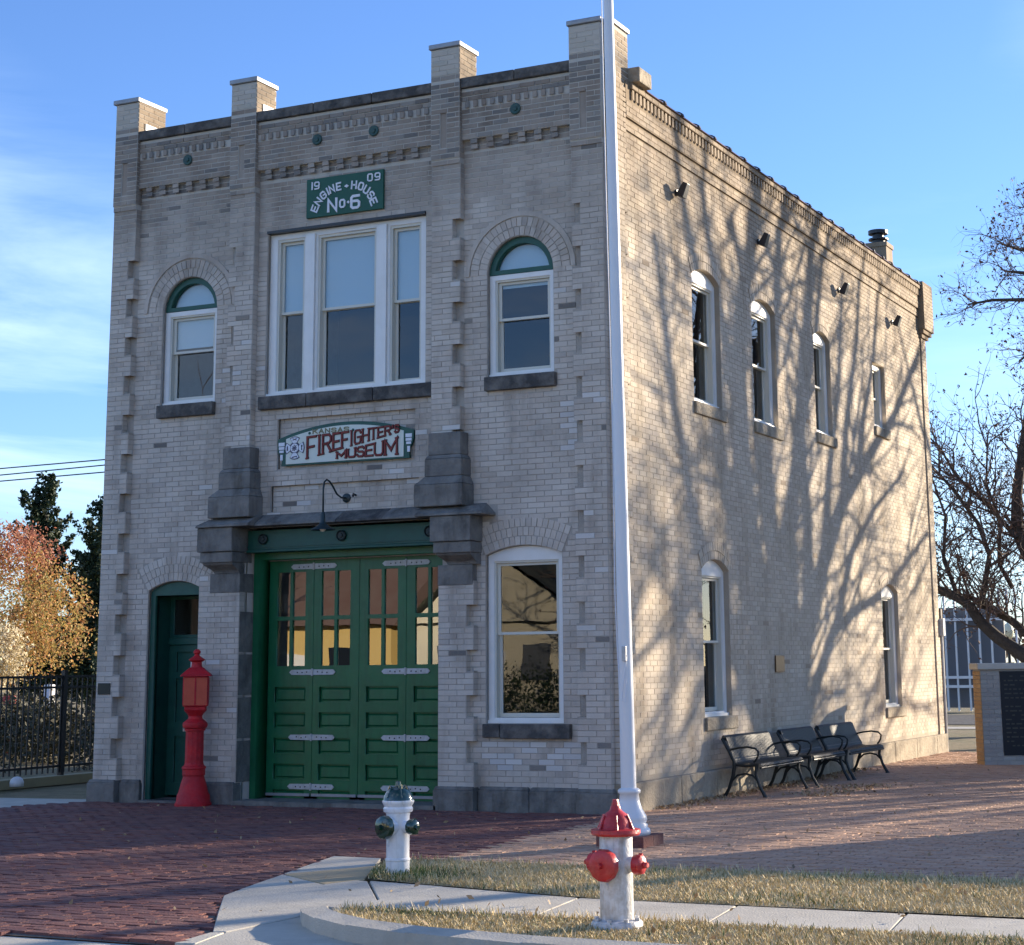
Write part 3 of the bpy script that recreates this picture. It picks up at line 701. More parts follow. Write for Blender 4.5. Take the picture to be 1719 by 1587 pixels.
bricks_to_mesh(plain, front, 'facade_bricks', 'brick'); bricks_to_mesh(soot_shade, front, 'soot_shade_bricks', 'dark_brick')
bricks_to_mesh(clean, front, 'chimney_top_bricks', 'clean_brick'); bricks_to_mesh(pale, front, 'patched_bricks', 'pale_brick')
SB2 = [b for b in SB if rng.random() < .007 + (.06 if b[1] > 7.9 else 0)]; k2 = set(id(b) for b in SB2); SB = [b for b in SB if id(b) not in k2]
bricks_to_mesh(SB2, side, 'darker_side_bricks', 'side_dark', .0032)
bricks_to_mesh(SB, side, 'side_wall_bricks', 'side_brick', .0032)
# brick on the sunlit right faces of the pier tops
TB = []
for k, (a, b) in heads.items():
    deep = .56 if k in ('P1', 'P4') else .43
    if k == 'P4': continue
    z = 8.91; kk = 0
    while z < 9.31:
        y = -.02 + (.1 if kk % 2 else 0) * 1.
        pts = [-.02] + ([.09, .30] if kk % 2 else [.19, .40]) + [deep]
        for i in range(len(pts) - 1):
            if pts[i+1] - pts[i] > .03: TB.append((b, (pts[i] + pts[i+1]) / 2, z + CH / 2, pts[i+1] - pts[i] - .008))
        z += CH; kk += 1
mb = MB()
for x, y, z, w in TB: mb.box(x - .002, x + .006, y - w / 2, y + w / 2, z - .028, z + .028)
mb.build('pier_top_bricks', 'side_brick', ST, kind='stuff')
mb = MB(); z = C0
while z < 8.88:
    for u0, u1, z0, z1, e, nar in PIERS + [(-7.44, -7.06, 7.88, 8.9, 'h', 0), (-5.505, -5.109, 7.88, 8.9, 'h', 0), (-2.44, -2.035, 7.88, 8.9, 'h', 0)]:
        zc = z + CH / 2
        if not (z0 < zc < z1): continue
        x = u1 - (nar if e == 'r' and narrow(zc) else 0)
        mb.box(x - .002, x + .0035, (-.02 if e == 'h' else .009), .104, z + .005, z + CH - .004)
    z += CH
mb.build('pier_return_bricks', 'brick', ST, kind='stuff')
# voussoirs
def voussoirs(op, rings, rh, f, d, m, label=None):
    u0, u1, z0, zs, rise = op; w = (u1 - u0) / 2; c = (u0 + u1) / 2
    r = (w * w + rise * rise) / (2 * rise); zc = zs + rise - r; a0 = math.pi / 2 if rise > w - .03 else math.asin(min(1, w / r))
    for j in range(rings):
        ra = r + .006 + j * rh; rb = ra + rh - .009; n = max(5, round(2 * a0 * (ra + rb) / 2 / .074))
        for i in range(n):
            t0 = -a0 + 2 * a0 * i / n; t1 = -a0 + 2 * a0 * (i + 1) / n; g = .004 / ra; t0 += g; t1 -= g
            dj = d + rng.gauss(0, .002)
            P = lambda t, rr, dd: f(c + rr * math.sin(t), dd, zc + rr * math.cos(t))
            mb = MB(); mb.hexa([P(t0, ra, d + .012), P(t1, ra, d + .012), P(t1, rb, d + .012), P(t0, rb, d + .012), P(t0, ra, dj), P(t1, ra, dj), P(t1, rb, dj), P(t0, rb, dj)])
            mb.build('arch_brick', m, ST, fix=False)
voussoirs(AWL, 2, .116, front, .096, 'brick'); voussoirs(AWR, 2, .116, front, .096, 'brick')
voussoirs(RW, 3, .108, front, .097, 'brick'); voussoirs(DL, 3, .108, front, .097, 'brick')
for o_ in SOP:
    if o_[4] > 0: voussoirs(o_, 2, .112, side, -.003, 'side_brick')
# hood mould over the round windows
for op in (AWL, AWR):
    c = (op[0] + op[1]) / 2; zc = 6.36; pts = []
    for i in range(21):
        a = -math.pi / 2 + math.pi * i / 20; pts.append((c + .695 * math.sin(a), zc + .695 * math.cos(a)))
    for i in range(20, -1, -1):
        a = -math.pi / 2 + math.pi * i / 20; pts.append((c + .755 * math.sin(a), zc + .755 * math.cos(a)))
    slab('hood_mould', [pts], .086, .112, front, 'brick', ST)

# stone trim ---------------------------------------------------------------
def stone(x0, x1, y0, y1, z0, z1, m='stone', name='stone', slope=0.):
    mb = MB()
    mb.hexa([(x0, y0, z0), (x1, y0, z0), (x1, y1, z0), (x0, y1, z0), (x0 + slope, y0 + slope, z1), (x1 - slope, y0 + slope, z1), (x1 - slope, y1, z1), (x0 + slope, y1, z1)])
    return mb.build(name, m, ST, bevel=.010)
for a, b in ((-5.02, -4.29), (-4.28, -3.30), (-3.29, -2.45)): stone(a, b, .0 + .03, .30, 4.915, 5.085, m='dark_stone', name='window_sill')
stone(-6.64, -5.735, .03, .3, 4.915, 5.085, m='dark_stone', name='window_sill'); stone(-1.725, -.775, .03, .3, 4.915, 5.085, m='dark_stone', name='window_sill')
stone(-1.755, -1.53, .03, .3, .83, .985, m='dark_stone', name='window_sill'); stone(-1.522, -.625, .03, .3, .82, .985, m='dark_stone', name='window_sill')
# plinth
for a, b, y in ((-7.49, -7.05, -.05), (-7.045, -6.725, .045), (-5.86, -5.20, -.05), (-2.37, -1.83, -.05), (-1.825, -1.16, .045), (-1.155, -.52, .045), (-.515, -.05, -.05)):
    stone(a, b, y, .2 if y > 0 else .12, -.03, .235, name='plinth_stone'); stone(a + .004, b - .004, y + .006, .2 if y > 0 else .12, .236, .275, name='plinth_stone', slope=.018)
yy = [.06, .85, 1.7, 2.9, 4.3, 5.6, 7, 8.4, 9.8, 11.2, 12.6, 14.0, 14.8]
for i in range(len(yy) - 1):
    mb = MB(); fbox(mb, side, yy[i] + .004, yy[i+1] - .004, -.03, .33, -.07 if i else -.085, .1); mb.build('plinth_stone', 'side_stone', ST, bevel=.015)
# ledge over the garage
def ledge(x0, x1, yf, e0=0., e1=0., m='stone'):
    mb = MB(); mb.hexa([(x0, yf, 3.415), (x1, yf, 3.415), (x1, .11, 3.415), (x0, .11, 3.415), (x0 + e0 * .1, yf + .006, 3.445), (x1 - e1 * .1, yf + .006, 3.445), (x1, .11, 3.45), (x0, .11, 3.45)])
    mb.hexa([(x0 + e0 * .1, yf + .006, 3.445), (x1 - e1 * .1, yf + .006, 3.445), (x1, .105, 3.448), (x0, .105, 3.448), (x0 + e0, yf + .14, 3.525), (x1 - e1, yf + .14, 3.525), (x1 - e1, .105, 3.572), (x0 + e0, .105, 3.572)])
    return mb.build('ledge_stone', m, ST, bevel=.007)
ledge(-5.74, -4.93, -.255, .12, 0); ledge(-4.925, -3.72, -.125); ledge(-3.715, -3.05, -.115, m='dark_stone'); ledge(-3.045, -2.53, -.13); ledge(-2.525, -1.605, -.245, 0, .12)
def capital(x0, x1):
    stone(x0, x1, -.215, .25, 3.11, 3.412); stone(x0 + .03, x1 - .01, -.185, .25, 2.975, 3.105)
    mb = MB(); n = 6; a = x0 + .06; b = x1 - .02     # quarter-round ovolo
    prof = [(-.175 + .165 * math.sin(i / n * math.pi / 2) ** 1.6, 2.97 - .125 * i / n) for i in range(n + 1)]
    for i in range(n):
        (d0, z0), (d1, z1) = prof[i], prof[i + 1]; s0 = (d0 + .175) * .45; s1 = (d1 + .175) * .45
        mb.hexa([(a + s1, d1, z1), (b, d1, z1), (b, .16, z1), (a + s1, .16, z1), (a + s0, d0, z0), (b, d0, z0), (b, .16, z0), (a + s0, .16, z0)])
    mb.build('capital_moulding', 'stone', ST, smooth=True)
capital(-5.73, -5.195); capital(-2.33, -1.78)
stone(-5.665, -5.205, -.008, .3, 2.60, 2.842); stone(-2.335, -1.86, -.008, .3, 2.60, 2.842)
for c0, c1, s in ((-5.45, -5.03, 0), (-2.42, -1.975, 0)):
    stone(c0, c1, -.10, .14, 4.16, 4.43); stone(c0 - .03, c1 + .035, -.135, .14, 3.90, 4.11)
    mb = MB(); a, b = c0 - .03, c1 + .035
    mb.hexa([(a, -.135, 4.112), (b, -.135, 4.112), (b, .14, 4.112), (a, .14, 4.112), (c0, -.10, 4.158), (c1, -.10, 4.158), (c1, .14, 4.158), (c0, .14, 4.158)])
    A, B_ = c0 - .14, c1 + .075  # base block
    mb.hexa([(A, -.20, 3.80), (B_, -.20, 3.80), (B_, .14, 3.80), (A, .14, 3.80), (a, -.135, 3.898), (b, -.135, 3.898), (b, .14, 3.898), (a, .14, 3.898)])
    mb.build('pedestal_slope', 'stone', ST, bevel=.006); stone(A, B_, -.20, .14, 3.535, 3.798)
# metal caps on pier tops
MB().box(-7.48, -7.045, -.055, .58, 9.33, 9.395).build('pier_cap', 'capmetal', ST, bevel=.01)
MB().box(-5.53, -5.085, -.055, .45, 9.33, 9.395).build('pier_cap', 'capmetal', ST, bevel=.01)
MB().box(-2.465, -2.012, -.055, .45, 9.33, 9.395).build('pier_cap', 'capmetal', ST, bevel=.01)
slab('pier_cap', [[(-.53, -.055), (-.07, -.055), (-.07, .075), (.045, .075), (.045, .58), (-.53, .58)]], 9.33, 9.395, lambda u, d, z: (u, z, d), 'capmetal', ST, bevel=.01)
for x in (-7.055, -5.105): 
    MB().box(x, x + .012, .12, .40, 8.93, 9.05).build('flashing', 'capmetal', ST)
# parapet end block and clay coping tiles down the side
mb = MB(); fbox(mb, side, .57, .97, 8.705, 8.90, -.17, .35); mb.build('parapet_end_stone', 'side_stone', ST, bevel=.015)
def half_tile(y0, y1, r, m, name, x=-.14, z=8.695, w=.24):
    mb = MB(); n = 10; 
    for i in range(n):
        a0 = math.pi * i / n; a1 = math.pi * (i + 1) / n
        p = lambda a, rr, y: (x + (w * math.cos(a)) * rr, y, z + r * math.sin(a) ** .8 * rr)
        mb.hexa([p(a0, .9, y0), p(a1, .9, y0), p(a1, .9, y1), p(a0, .9, y1), p(a0, 1, y0), p(a1, 1, y0), p(a1, 1, y1), p(a0, 1, y1)])
    return mb.build(name, m, ST, smooth=True)
ys = [.99 + .597 * i for i in range(23)]
for i, y in enumerate(ys):
    half_tile(y, y + .54, .055, 'tile', 'coping_tile'); half_tile(y + .542, y + .592, .095, 'tilecollar', 'coping_collar', w=.262)
# chimney
mb = MB(); mb.box(-.92, -.50, 14.15, 14.39, 7.9, 9.58); mb.box(-.94, -.48, 14.13, 14.62, 9.50, 9.585); mb.box(-.92, -.50, 14.39, 14.60, 8.1, 9.58)
ch = mb.build('chimney', 'side_brick', ST)
MB().lathe([(.13, 9.58), (.13, 9.66), (.19, 9.67), (.19, 9.70), (.11, 9.72), (.11, 9.78), (.19, 9.79), (.19, 9.86), (.02, 9.87)], (-.71, 14.37, 0), 20).build('flue_cap', 'black', ch)

# windows ------------------------------------------------------------------
def ring(op, t, d0, d1, f, m, name, parent, tb=None):
    return slab(name, [arch(*op), arch(*inset(op, t, tb))], d0, d1, f, m, parent)
def sash_window(op, f, dep, zmeet, blind=None, frame=.07, name='window', head=0., tint='glass', cas='white', blind_lo=None):
    """op arch outline; casing at dep, sashes behind. returns the casing object"""
    u0, u1, z0, zs, rise = op
    g = .004
    u0 += g; u1 -= g
    z0 += .002
    outer = arch(u0, u1, z0, zs - g, rise)
    zh = zs - (.07 if rise > 0 else .065)      # top of the rectangular hole
    fr = slab(name, [outer, rect(u0 + frame, u1 - frame, z0 + .06, zh)], dep, dep + .07, f, cas, ST)
    mb = MB(); fbox(mb, f, u0 + frame + .001, u0 + frame + .022, z0 + .061, zh - .001, dep + .02, dep + .13); fbox(mb, f, u1 - frame - .022, u1 - frame - .001, z0 + .061, zh - .001, dep + .02, dep + .13)
    fbox(mb, f, u0 + frame + .022, u1 - frame - .022, zh - .024, zh - .001, dep + .02, dep + .13); mb.build('inner_stop', 'cream_sash', fr)
    mb = MB(); fbox(mb, f, u0 - .0, u1 + .0, z0 - .0, z0 + .035, dep - .03, dep - .001); mb.build('sill_board', 'white', fr)
    a, b = u0 + frame + .023, u1 - frame - .023; t = .038
    hi, lo = zh - .026, z0 + .062
    for (q0, q1, dd, rail) in ((zmeet - .01, hi, dep + .055, .035), (lo, zmeet + .022, dep + .095, .05)):
        s = slab('sash', [rect(a, b, q0, q1), rect(a + t, b - t, q0 + (rail if dd > dep + .07 else .032), q1 - t * .8)], dd, dd + .035, f, 'cream_sash', fr)
        mb = MB(); fbox(mb, f, a + t - .003, b - t + .003, q0 + .02, q1 - t * .8 + .003, dd + .014, dd + .020); mb.build('pane', tint, fr, fix=True)
    if blind:
        mb = MB(); fbox(mb, f, a + .0, b - .0, max(blind, zmeet + .03), hi, dep + .098, dep + .103); mb.build('blind', 'blind', fr)
    return fr
# triple window: casing with mullions
tri = slab('window', [rect(-4.955, -2.585, 5.092, 7.235), rect(-4.85, -4.425, 5.16, 7.165), rect(-4.225, -3.345, 5.16, 7.165), rect(-3.145, -2.685, 5.16, 7.165)], .17, .245, front, 'white', ST, label='wide three-part white framed window above the museum sign')
for a, b in ((-4.85, -4.425), (-4.225, -3.345), (-3.145, -2.685)):
    mb = MB(); fbox(mb, front, a + .001, a + .03, 5.161, 7.164, .19, .32); fbox(mb, front, b - .03, b - .001, 5.161, 7.164, .19, .32); fbox(mb, front, a + .03, b - .03, 7.13, 7.164, .19, .32); mb.build('inner_stop', 'cream_sash', tri)
    for q0, q1, dd in ((6.17, 7.13, .235), (5.162, 6.20, .275)):
        A, B_ = a + .031, b - .031
        slab('sash', [rect(A, B_, q0, q1), rect(A + .035, B_ - .035, q0 + .035, q1 - .035)], dd, dd + .035, front, 'cream_sash', tri)
        mb = MB(); fbox(mb, front, A + .033, B_ - .033, q0 + .03, q1 - .03, dd + .014, dd + .02); mb.build('pane', 'glass', tri)
    mb = MB(); fbox(mb, front, a + .032, b - .032, 6.205, 7.13, .279, .283); mb.build('blind', 'blind', tri)
for a, b in ((-4.39, -4.255), (-3.31, -3.175)):
    mb = MB(); fbox(mb, front, a, b, 5.10, 7.19, .135, .169); mb.build('mullion', 'white', tri, bevel=.006)
mb = MB(); fbox(mb, front, -4.957, -2.583, 5.087, 5.125, .12, .169); mb.build('sill_board', 'white', tri)
mb = MB(); fbox(mb, front, -4.96, -2.58, 7.24, 7.275, .075, .17); mb.build('steel_lintel', 'black', ST)
for op, lb, bl in ((AWL, 'round-arched white window left of the triple window', 5.86), (AWR, 'round-arched white window right of the triple window', 6.2)):
    u0, u1 = op[0], op[1]
    w = sash_window((u0, u1, 5.09, 6.36, 0), front, .17, 5.80, blind=bl, name='window'); w['label'] = lb
    c = (u0 + u1) / 2; r = (u1 - u0) / 2 - .004
    half = lambda rr, zb: [(c - rr, zb), (c + rr, zb)] + [(c + rr * math.cos(math.pi * i / 20), 6.36 + rr * math.sin(math.pi * i / 20)) for i in range(1 if zb >= 6.36 else 0, 20 if zb >= 6.36 else 21)]
    tr_ = slab('fanlight_frame', [half(r, 6.362), half(r - .075, 6.415)], .16, .26, front, 'dkgreen', w)
    slab('pane', [half(r - .07, 6.41)], .22, .226, front, 'glass', w); slab('blind', [half(r - .03, 6.38)], .262, .266, front, 'blind', w)
w = sash_window(RW, front, .17, 2.02, name='window'); w['label'] = 'large segmental-arched ground floor window beside the flagpole'
labs = ['first upper side window from the front corner', 'second upper side window from the front corner', 'third upper side window from the front corner', 'small flat-topped upper side window nearest the rear', 'ground floor side window near the front corner', 'ground floor side window beside the last bench']
for op, lb in zip(SOP, labs):
    w = sash_window(op, side, .075, op[2] + (op[3] + op[4] - op[2]) * .47, name='window', blind=None); w['label'] = lb
    mb = MB(); fbox(mb, side, op[0] + .0 - .02, op[1] + .13, op[2] - .165, op[2] - .004, -.035, .25); mb.build('window_sill', 'side_stone', ST, bevel=.012)
# fabric curtain inside side windows (dim)
# doors ---------------------------------------------------------------------
# garage: reveal jambs, beam, folding door of four leaves
jb = slab('garage_jamb_frame', [[(-5.205, .0), (-5.205, 3.10), (-2.335, 3.10), (-2.335, .0), (-2.42, .0), (-2.42, 3.02), (-5.12, 3.02), (-5.12, .0)]], .30, .62, front, 'green', ST)
for x0, x1 in ((-5.225, -5.206), (-2.334, -2.315)):
    pass
beam = MB().box(-5.19, -2.335, .13, .32, 3.13, 3.38).build('garage_beam', 'dkgreen', ST, bevel=.006)
MB().box(-5.19, -2.335, .10, .3, 3.10, 3.128).build('beam_moulding', 'dkgreen', beam, bevel=.004)
MB().box(-5.19, -2.335, .118, .2, 3.16, 3.175).build('beam_moulding', 'dkgreen', beam)
for x in (-4.95, -3.78, -2.52):
    MB().lathe([(.068, 0), (.068, .03), (.058, .036), (.046, .022), (.030, .022), (.024, .034), (.01, .036)], (x, .13, 3.265), 24, axis=(0, -1, 0)).build('rosette', 'darkiron', beam, smooth=True)
LV = [-5.115, -4.435, -3.755, -3.075, -2.42]
dlabel = ['leftmost green folding door leaf', 'second green folding door leaf', 'third green folding door leaf', 'rightmost green folding door leaf beside the stone pier']
for i in range(4):
    a, b = LV[i] + .004, LV[i + 1] - .004
    zb, zt = .09, 3.01
    px0, px1 = a + .10, b - .10
    if i in (1,): px0, px1 = a + .09, b - .11
    holes = []; mid = (px0 + px1) / 2
    for z0, z1 in ((2.30, 2.86), (1.68, 2.25)):
        holes += [rect(px0 + .02, mid - .02, z0, z1), rect(mid + .02, px1 - .02, z0, z1)]
    pan = []
    zz = 1.42
    for k in range(5):
        pan.append(rect(px0, px1, zz - .19, zz)); zz -= .315
    leaf = slab('door_leaf', [rect(a, b, zb, zt)] + holes + pan, .52, .565, front, 'green', ST, label=dlabel[i])
    slab('leaf_backing', [rect(a, b, zb, 1.6)], .566, .585, front, 'green', leaf)
    for hq in holes:
        mb = MB(); fbox(mb, front, hq[0][0] - .003, hq[1][0] + .003, hq[0][1] - .003, hq[2][1] + .003, .545, .551); mb.build('pane', 'glassdoor', leaf)
    for pq in pan:
        mb = MB(); u0_, u1_, z0_, z1_ = pq[0][0] + .018, pq[1][0] - .018, pq[0][1] + .018, pq[2][1] - .018
        mb.hexa([(u0_, .565, z0_), (u1_, .565, z0_), (u1_, .565, z1_), (u0_, .565, z1_), (u0_ + .02, .545, z0_ + .02), (u1_ - .02, .545, z0_ + .02), (u1_ - .02, .545, z1_ - .02), (u0_ + .02, .545, z1_ - .02)])
        mb.build('door_panel', 'green', leaf)
    MB().box(a + .01, b - .01, .50, .519, .085, .118).build('bottom_rail', 'capmetal', leaf)
    if i in (0, 2): pass
MB().box(-5.115, -2.42, .49, .53, 3.005, 3.03).build('top_track', 'capmetal', ST)
for hx in (LV[1], LV[3]):
    for hz in (2.925, 1.60, .80, .20):
        for s in (-1, 1):
            mb = MB(); pts = [(hx + s * .012, hz - .034), (hx + s * .31, hz - .031), (hx + s * .345, hz), (hx + s * .31, hz + .031), (hx + s * .012, hz + .034)]
            o = slab('strap_hinge', [pts], .507, .517, front, 'steelstrap', ST)
            for q in (.08, .15, .22):
                MB().lathe([(.009, 0), (.009, .004), (.004, .007)], (hx + s * q, .507, hz + rng.uniform(-.006, .006)), 8, axis=(0, -1, 0)).build('bolt', 'black', o)
        MB().tube([(hx, .505, hz - .045), (hx, .505, hz + .045)], .014, 8).build('hinge_knuckle', 'steelstrap', ST)
MB().box(-5.205, -2.335, -.05, .6, -.02, .055).build('garage_threshold', 'stone', ST)
# left personnel door
DX0, DX1 = -6.716, -5.854
fr = slab('door_frame', [arch(DX0, DX1, .03, 2.655, .115), rect(DX0 + .07, DX1 - .07, .03, 2.60)], .16, .24, front, 'dkgreen', ST)
MB().box(DX0, DX0 + .03, .24, .62, .03, 2.66).build('door_jamb', 'dkgreen', fr); MB().box(DX1 - .03, DX1, .24, .62, .03, 2.66).build('door_jamb', 'dkgreen', fr)
MB().box(DX0 + .03, DX1 - .03, .24, .62, 2.60, 2.66).build('door_jamb', 'dkgreen', fr)
MB().box(DX0 + .03, DX1 - .03, .50, .60, 1.97, 2.06).build('transom_bar', 'dkgreen', fr, bevel=.01)
tr_ = slab('transom', [rect(DX0 + .031, DX1 - .031, 2.062, 2.598), rect(DX0 + .09, DX1 - .09, 2.10, 2.56)], .53, .57, front, 'dkgreen', fr)
mb = MB(); fbox(mb, front, DX0 + .088, DX1 - .088, 2.098, 2.562, .548, .553); mb.build('pane', 'glass', tr_)
hl = [rect(DX0 + .15, -6.32, 1.62, 1.88), rect(-6.25, DX1 - .15, 1.62, 1.88), rect(DX0 + .15, -6.32, .98, 1.54), rect(-6.25, DX1 - .15, .98, 1.54), rect(DX0 + .15, -6.32, .22, .80), rect(-6.25, DX1 - .15, .22, .80)]
dr = slab('entry_door', [rect(DX0 + .033, DX1 - .033, .06, 1.968)] + hl, .53, .56, front, 'dkgreen', ST, label='narrow dark green panelled entry door behind the red alarm post')
slab('door_backing', [rect(DX0 + .033, DX1 - .033, .06, 1.968)], .561, .58, front, 'dkgreen', dr)
MB().box(-6.42, -6.18, .51, .529, .86, .93).build('mail_slot', 'brass', dr, bevel=.006)
MB().box(-6.33, -6.10, .522, .529, 1.58, 1.80).build('paper_notice', 'paper', dr)
MB().box(-6.34, -6.09, .524, .5295, 1.57, 1.81).build('notice_frame', 'black', dr)
MB().box(DX0, DX1, -.02, .6, -.02, .028).build('door_step', 'stone', ST)
# reveal stones of the garage opening
for z0 in (.27, .80, 1.33, 1.86): 
    MB().box(-5.2095, -5.204, .01, .299, z0 + .26 * 0, z0 + .5).build('reveal_stone', 'stone', ST)
# tie-rod anchor plates
for x in (-6.24, -4.17, -3.31, -1.27):
    o = MB().lathe([(.072, 0), (.072, .015), (.060, .022), (.030, .018), (.030, .03), (.014, .034)], (x, .03, 8.405), 24, axis=(0, -1, 0)).build('anchor_plate', 'iron', ST, smooth=True)

# ------------------------------------------------------------------ lettering
STK = {  # unit-square strokes
 '1': [[(.5, 0), (.5, 1)]], '9': [[(1, .42), (.2, .42), (0, .56), (0, .86), (.2, 1), (.8, 1), (1, .86), (1, .14), (.8, 0), (.08, 0)]],
 '0': [[(.2, 0), (.8, 0), (1, .15), (1, .85), (.8, 1), (.2, 1), (0, .85), (0, .15), (.2, 0)]],
 'E': [[(1, 0), (0, 0), (0, 1), (1, 1)], [(0, .5), (.8, .5)]], 'N': [[(0, 0), (0, 1), (1, 0), (1, 1)]],
 'G': [[(1, .8), (.8, 1), (.2, 1), (0, .82), (0, .18), (.2, 0), (.8, 0), (1, .18), (1, .48), (.55, .48)]], 'I': [[(.5, 0), (.5, 1)]],
 'H': [[(0, 0), (0, 1)], [(1, 0), (1, 1)], [(0, .5), (1, .5)]], 'O': [[(.22, 0), (.78, 0), (1, .18), (1, .82), (.78, 1), (.22, 1), (0, .82), (0, .18), (.22, 0)]],
 'U': [[(0, 1), (0, .18), (.2, 0), (.8, 0), (1, .18), (1, 1)]], 'S': [[(1, .84), (.8, 1), (.2, 1), (0, .84), (0, .66), (.2, .52), (.8, .48), (1, .34), (1, .16), (.8, 0), (.2, 0), (0, .16)]],
 '6': [[(.96, 1), (.2, 1), (0, .86), (0, .14), (.2, 0), (.8, 0), (1, .14), (1, .44), (.8, .57), (0, .57)]],
 'K': [[(0, 0), (0, 1)], [(1, 1), (0, .42)], [(.35, .62), (1, 0)]], 'A': [[(0, 0), (.5, 1), (1, 0)], [(.2, .34), (.8, .34)]],
 'F': [[(0, 0), (0, 1), (1, 1)], [(0, .5), (.75, .5)]], 'R': [[(0, 0), (0, 1), (.75, 1), (1, .86), (1, .64), (.75, .5), (0, .5)], [(.5, .5), (1, 0)]],
 'T': [[(.5, 0), (.5, 1)], [(0, 1), (1, 1)]], 'M': [[(0, 0), (0, 1), (.5, .3), (1, 1), (1, 0)]], "'": [[(.5, 1), (.4, .72)]],
}
SERIF = {'F': [(0, 0)], 'I': [(.5, 0), (.5, 1)], 'R': [(0, 0), (1, 0)], 'E': [(0, .0)], 'H': [(0, 0), (1, 0), (0, 1), (1, 1)], 'T': [(.5, 0)], 'M': [(0, 0), (1, 0), (0, 1), (1, 1)], 'U': [(0, 1), (1, 1)]}
def stroke_mesh(mb, pts, w, fn, y0, y1):
    """mitred ribbon with thickness; fn maps 2D to (u,z)"""
    P = [Vector(p) for p in pts]; n = len(P); closed = (P[0] - P[-1]).length < 1e-6
    if closed: P = P[:-1]; n -= 1
    Ls, Rs = [], []
    for i in range(n):
        pr = P[i-1] if (i > 0 or closed) else None; nx = P[(i+1) % n] if (i < n-1 or closed) else None
        d1 = (P[i] - pr).normalized() if pr is not None else None; d2 = (nx - P[i]).normalized() if nx is not None else None
        if d1 is None: d1 = d2; 
        if d2 is None: d2 = d1
        n1, n2 = Vector((-d1.y, d1.x)), Vector((-d2.y, d2.x)); m = (n1 + n2)
        m = m.normalized() if m.length > 1e-4 else n1
        s = min(1 / max(.35, m.dot(n1)), 2.2); p = P[i].copy()
        if not closed and i == 0: p -= d2 * w * .5 * 0
        Ls.append(p + m * w / 2 * s); Rs.append(p - m * w / 2 * s)
    m_ = n if closed else n - 1
    for i in range(m_):
        j = (i + 1) % n; y0_, y1_ = y0 - .00022 * (i % 5), y1; a, b, c, d = fn(*Rs[i]), fn(*Rs[j]), fn(*Ls[j]), fn(*Ls[i])
        mb.hexa([(a[0], y1, a[1]), (b[0], y1, b[1]), (c[0], y1, c[1]), (d[0], y1, d[1]), (a[0], y0_, a[1]), (b[0], y0_, b[1]), (c[0], y0_, c[1]), (d[0], y0_, d[1])])
def letter(ch, place, w, h, t, y0, y1, name, m, parent, serif=False, grow=0.):
    mb = MB()
    for st in STK[ch]:
        pts = [(x * (w - t) + t / 2, z * (h - t) + t / 2) for x, z in st]
        stroke_mesh(mb, pts, t + grow, place, y0, y1)
        for e, q in ((pts[0], pts[1]), (pts[-1], pts[-2])):      # square ends
            if (Vector(pts[0]) - Vector(pts[-1])).length < 1e-6: break
            d = (Vector(e) - Vector(q)).normalized(); v = Vector(e)
            stroke_mesh(mb, [v - d * t * .1, v + d * (t / 2 + grow / 2)], t + grow, place, y0 - .0012 - .0002 * (v is pts), y1 - .0004)
    if serif:
        for sx, sz in SERIF.get(ch, []):
            x = sx * (w - t) + t / 2; z = sz * (h - t) + t / 2
            stroke_mesh(mb, [(x - t * .95, z + (-t * .3 if sz == 0 else t * .3)), (x + t * .95, z + (-t * .3 if sz == 0 else t * .3))], t * .55 + grow, place, y0 - .0016, y1 - .0007)
    return mb.build(name, m, parent)
# engine house panel
ES = empty('engine_house_sign', 'green rectangular painted panel reading 1909 ENGINE HOUSE No 6 above the triple window', 'sign', loc=(0, 0, 0))
MB().box(-4.345, -3.185, .062, .098, 7.375, 7.895).build('sign_board', 'signgreen', ES, bevel=.004)
def at(x, z, rot=0):
    c, s = math.cos(rot), math.sin(rot); return lambda u, v: (x + u * c - v * s, z + u * s + v * c)
y0, y1 = .052, .0615
letter('1', at(-4.275, 7.745), .04, .105, .02, y0, y1, 'digit', 'signwhite', ES); letter('9', at(-4.225, 7.745), .083, .105, .017, y0, y1, 'digit', 'signwhite', ES)
letter('0', at(-3.42, 7.752), .083, .105, .017, y0, y1, 'digit', 'signwhite', ES); letter('9', at(-3.31, 7.752), .086, .105, .017, y0, y1, 'digit', 'signwhite', ES)
for ch, lx, lz, a, w_ in (('E', .135, 7.490, 66, .088), ('N', .188, 7.578, 51, .088), ('G', .262, 7.655, 36, .088), ('I', .330, 7.697, 26, .03), ('N', .392, 7.722, 16, .085), ('E', .495, 7.742, 5, .08),
                          ('H', .728, 7.735, -5, .088), ('O', .832, 7.705, -19, .085), ('U', .915, 7.648, -35, .088), ('S', .982, 7.568, -51, .085), ('E', 1.022, 7.480, -66, .088)):
    an = R(a); hh_ = .112
    letter(ch, (lambda lx, lz, an, w_: lambda u, v: (-4.345 + lx + (u - w_/2) * math.cos(an) - (v - hh_/2) * math.sin(an), lz + (u - w_/2) * math.sin(an) + (v - hh_/2) * math.cos(an)))(lx, lz, an, w_), w_, hh_, .021, y0, y1, 'letter', 'signwhite', ES)
slab('diamond', [[(-3.765, 7.735), (-3.73, 7.712), (-3.695, 7.735), (-3.73, 7.758)]], y0, y1, front, 'signwhite', ES)
letter('N', at(-4.02, 7.415), .155, .185, .034, y0, y1, 'letter', 'signwhite', ES); letter('O', at(-3.838, 7.452), .092, .118, .024, y0, y1, 'letter', 'signwhite', ES)
slab('dot', [[(-3.722, 7.518), (-3.702, 7.496), (-3.682, 7.518), (-3.702, 7.540)]], y0, y1, front, 'signwhite', ES)
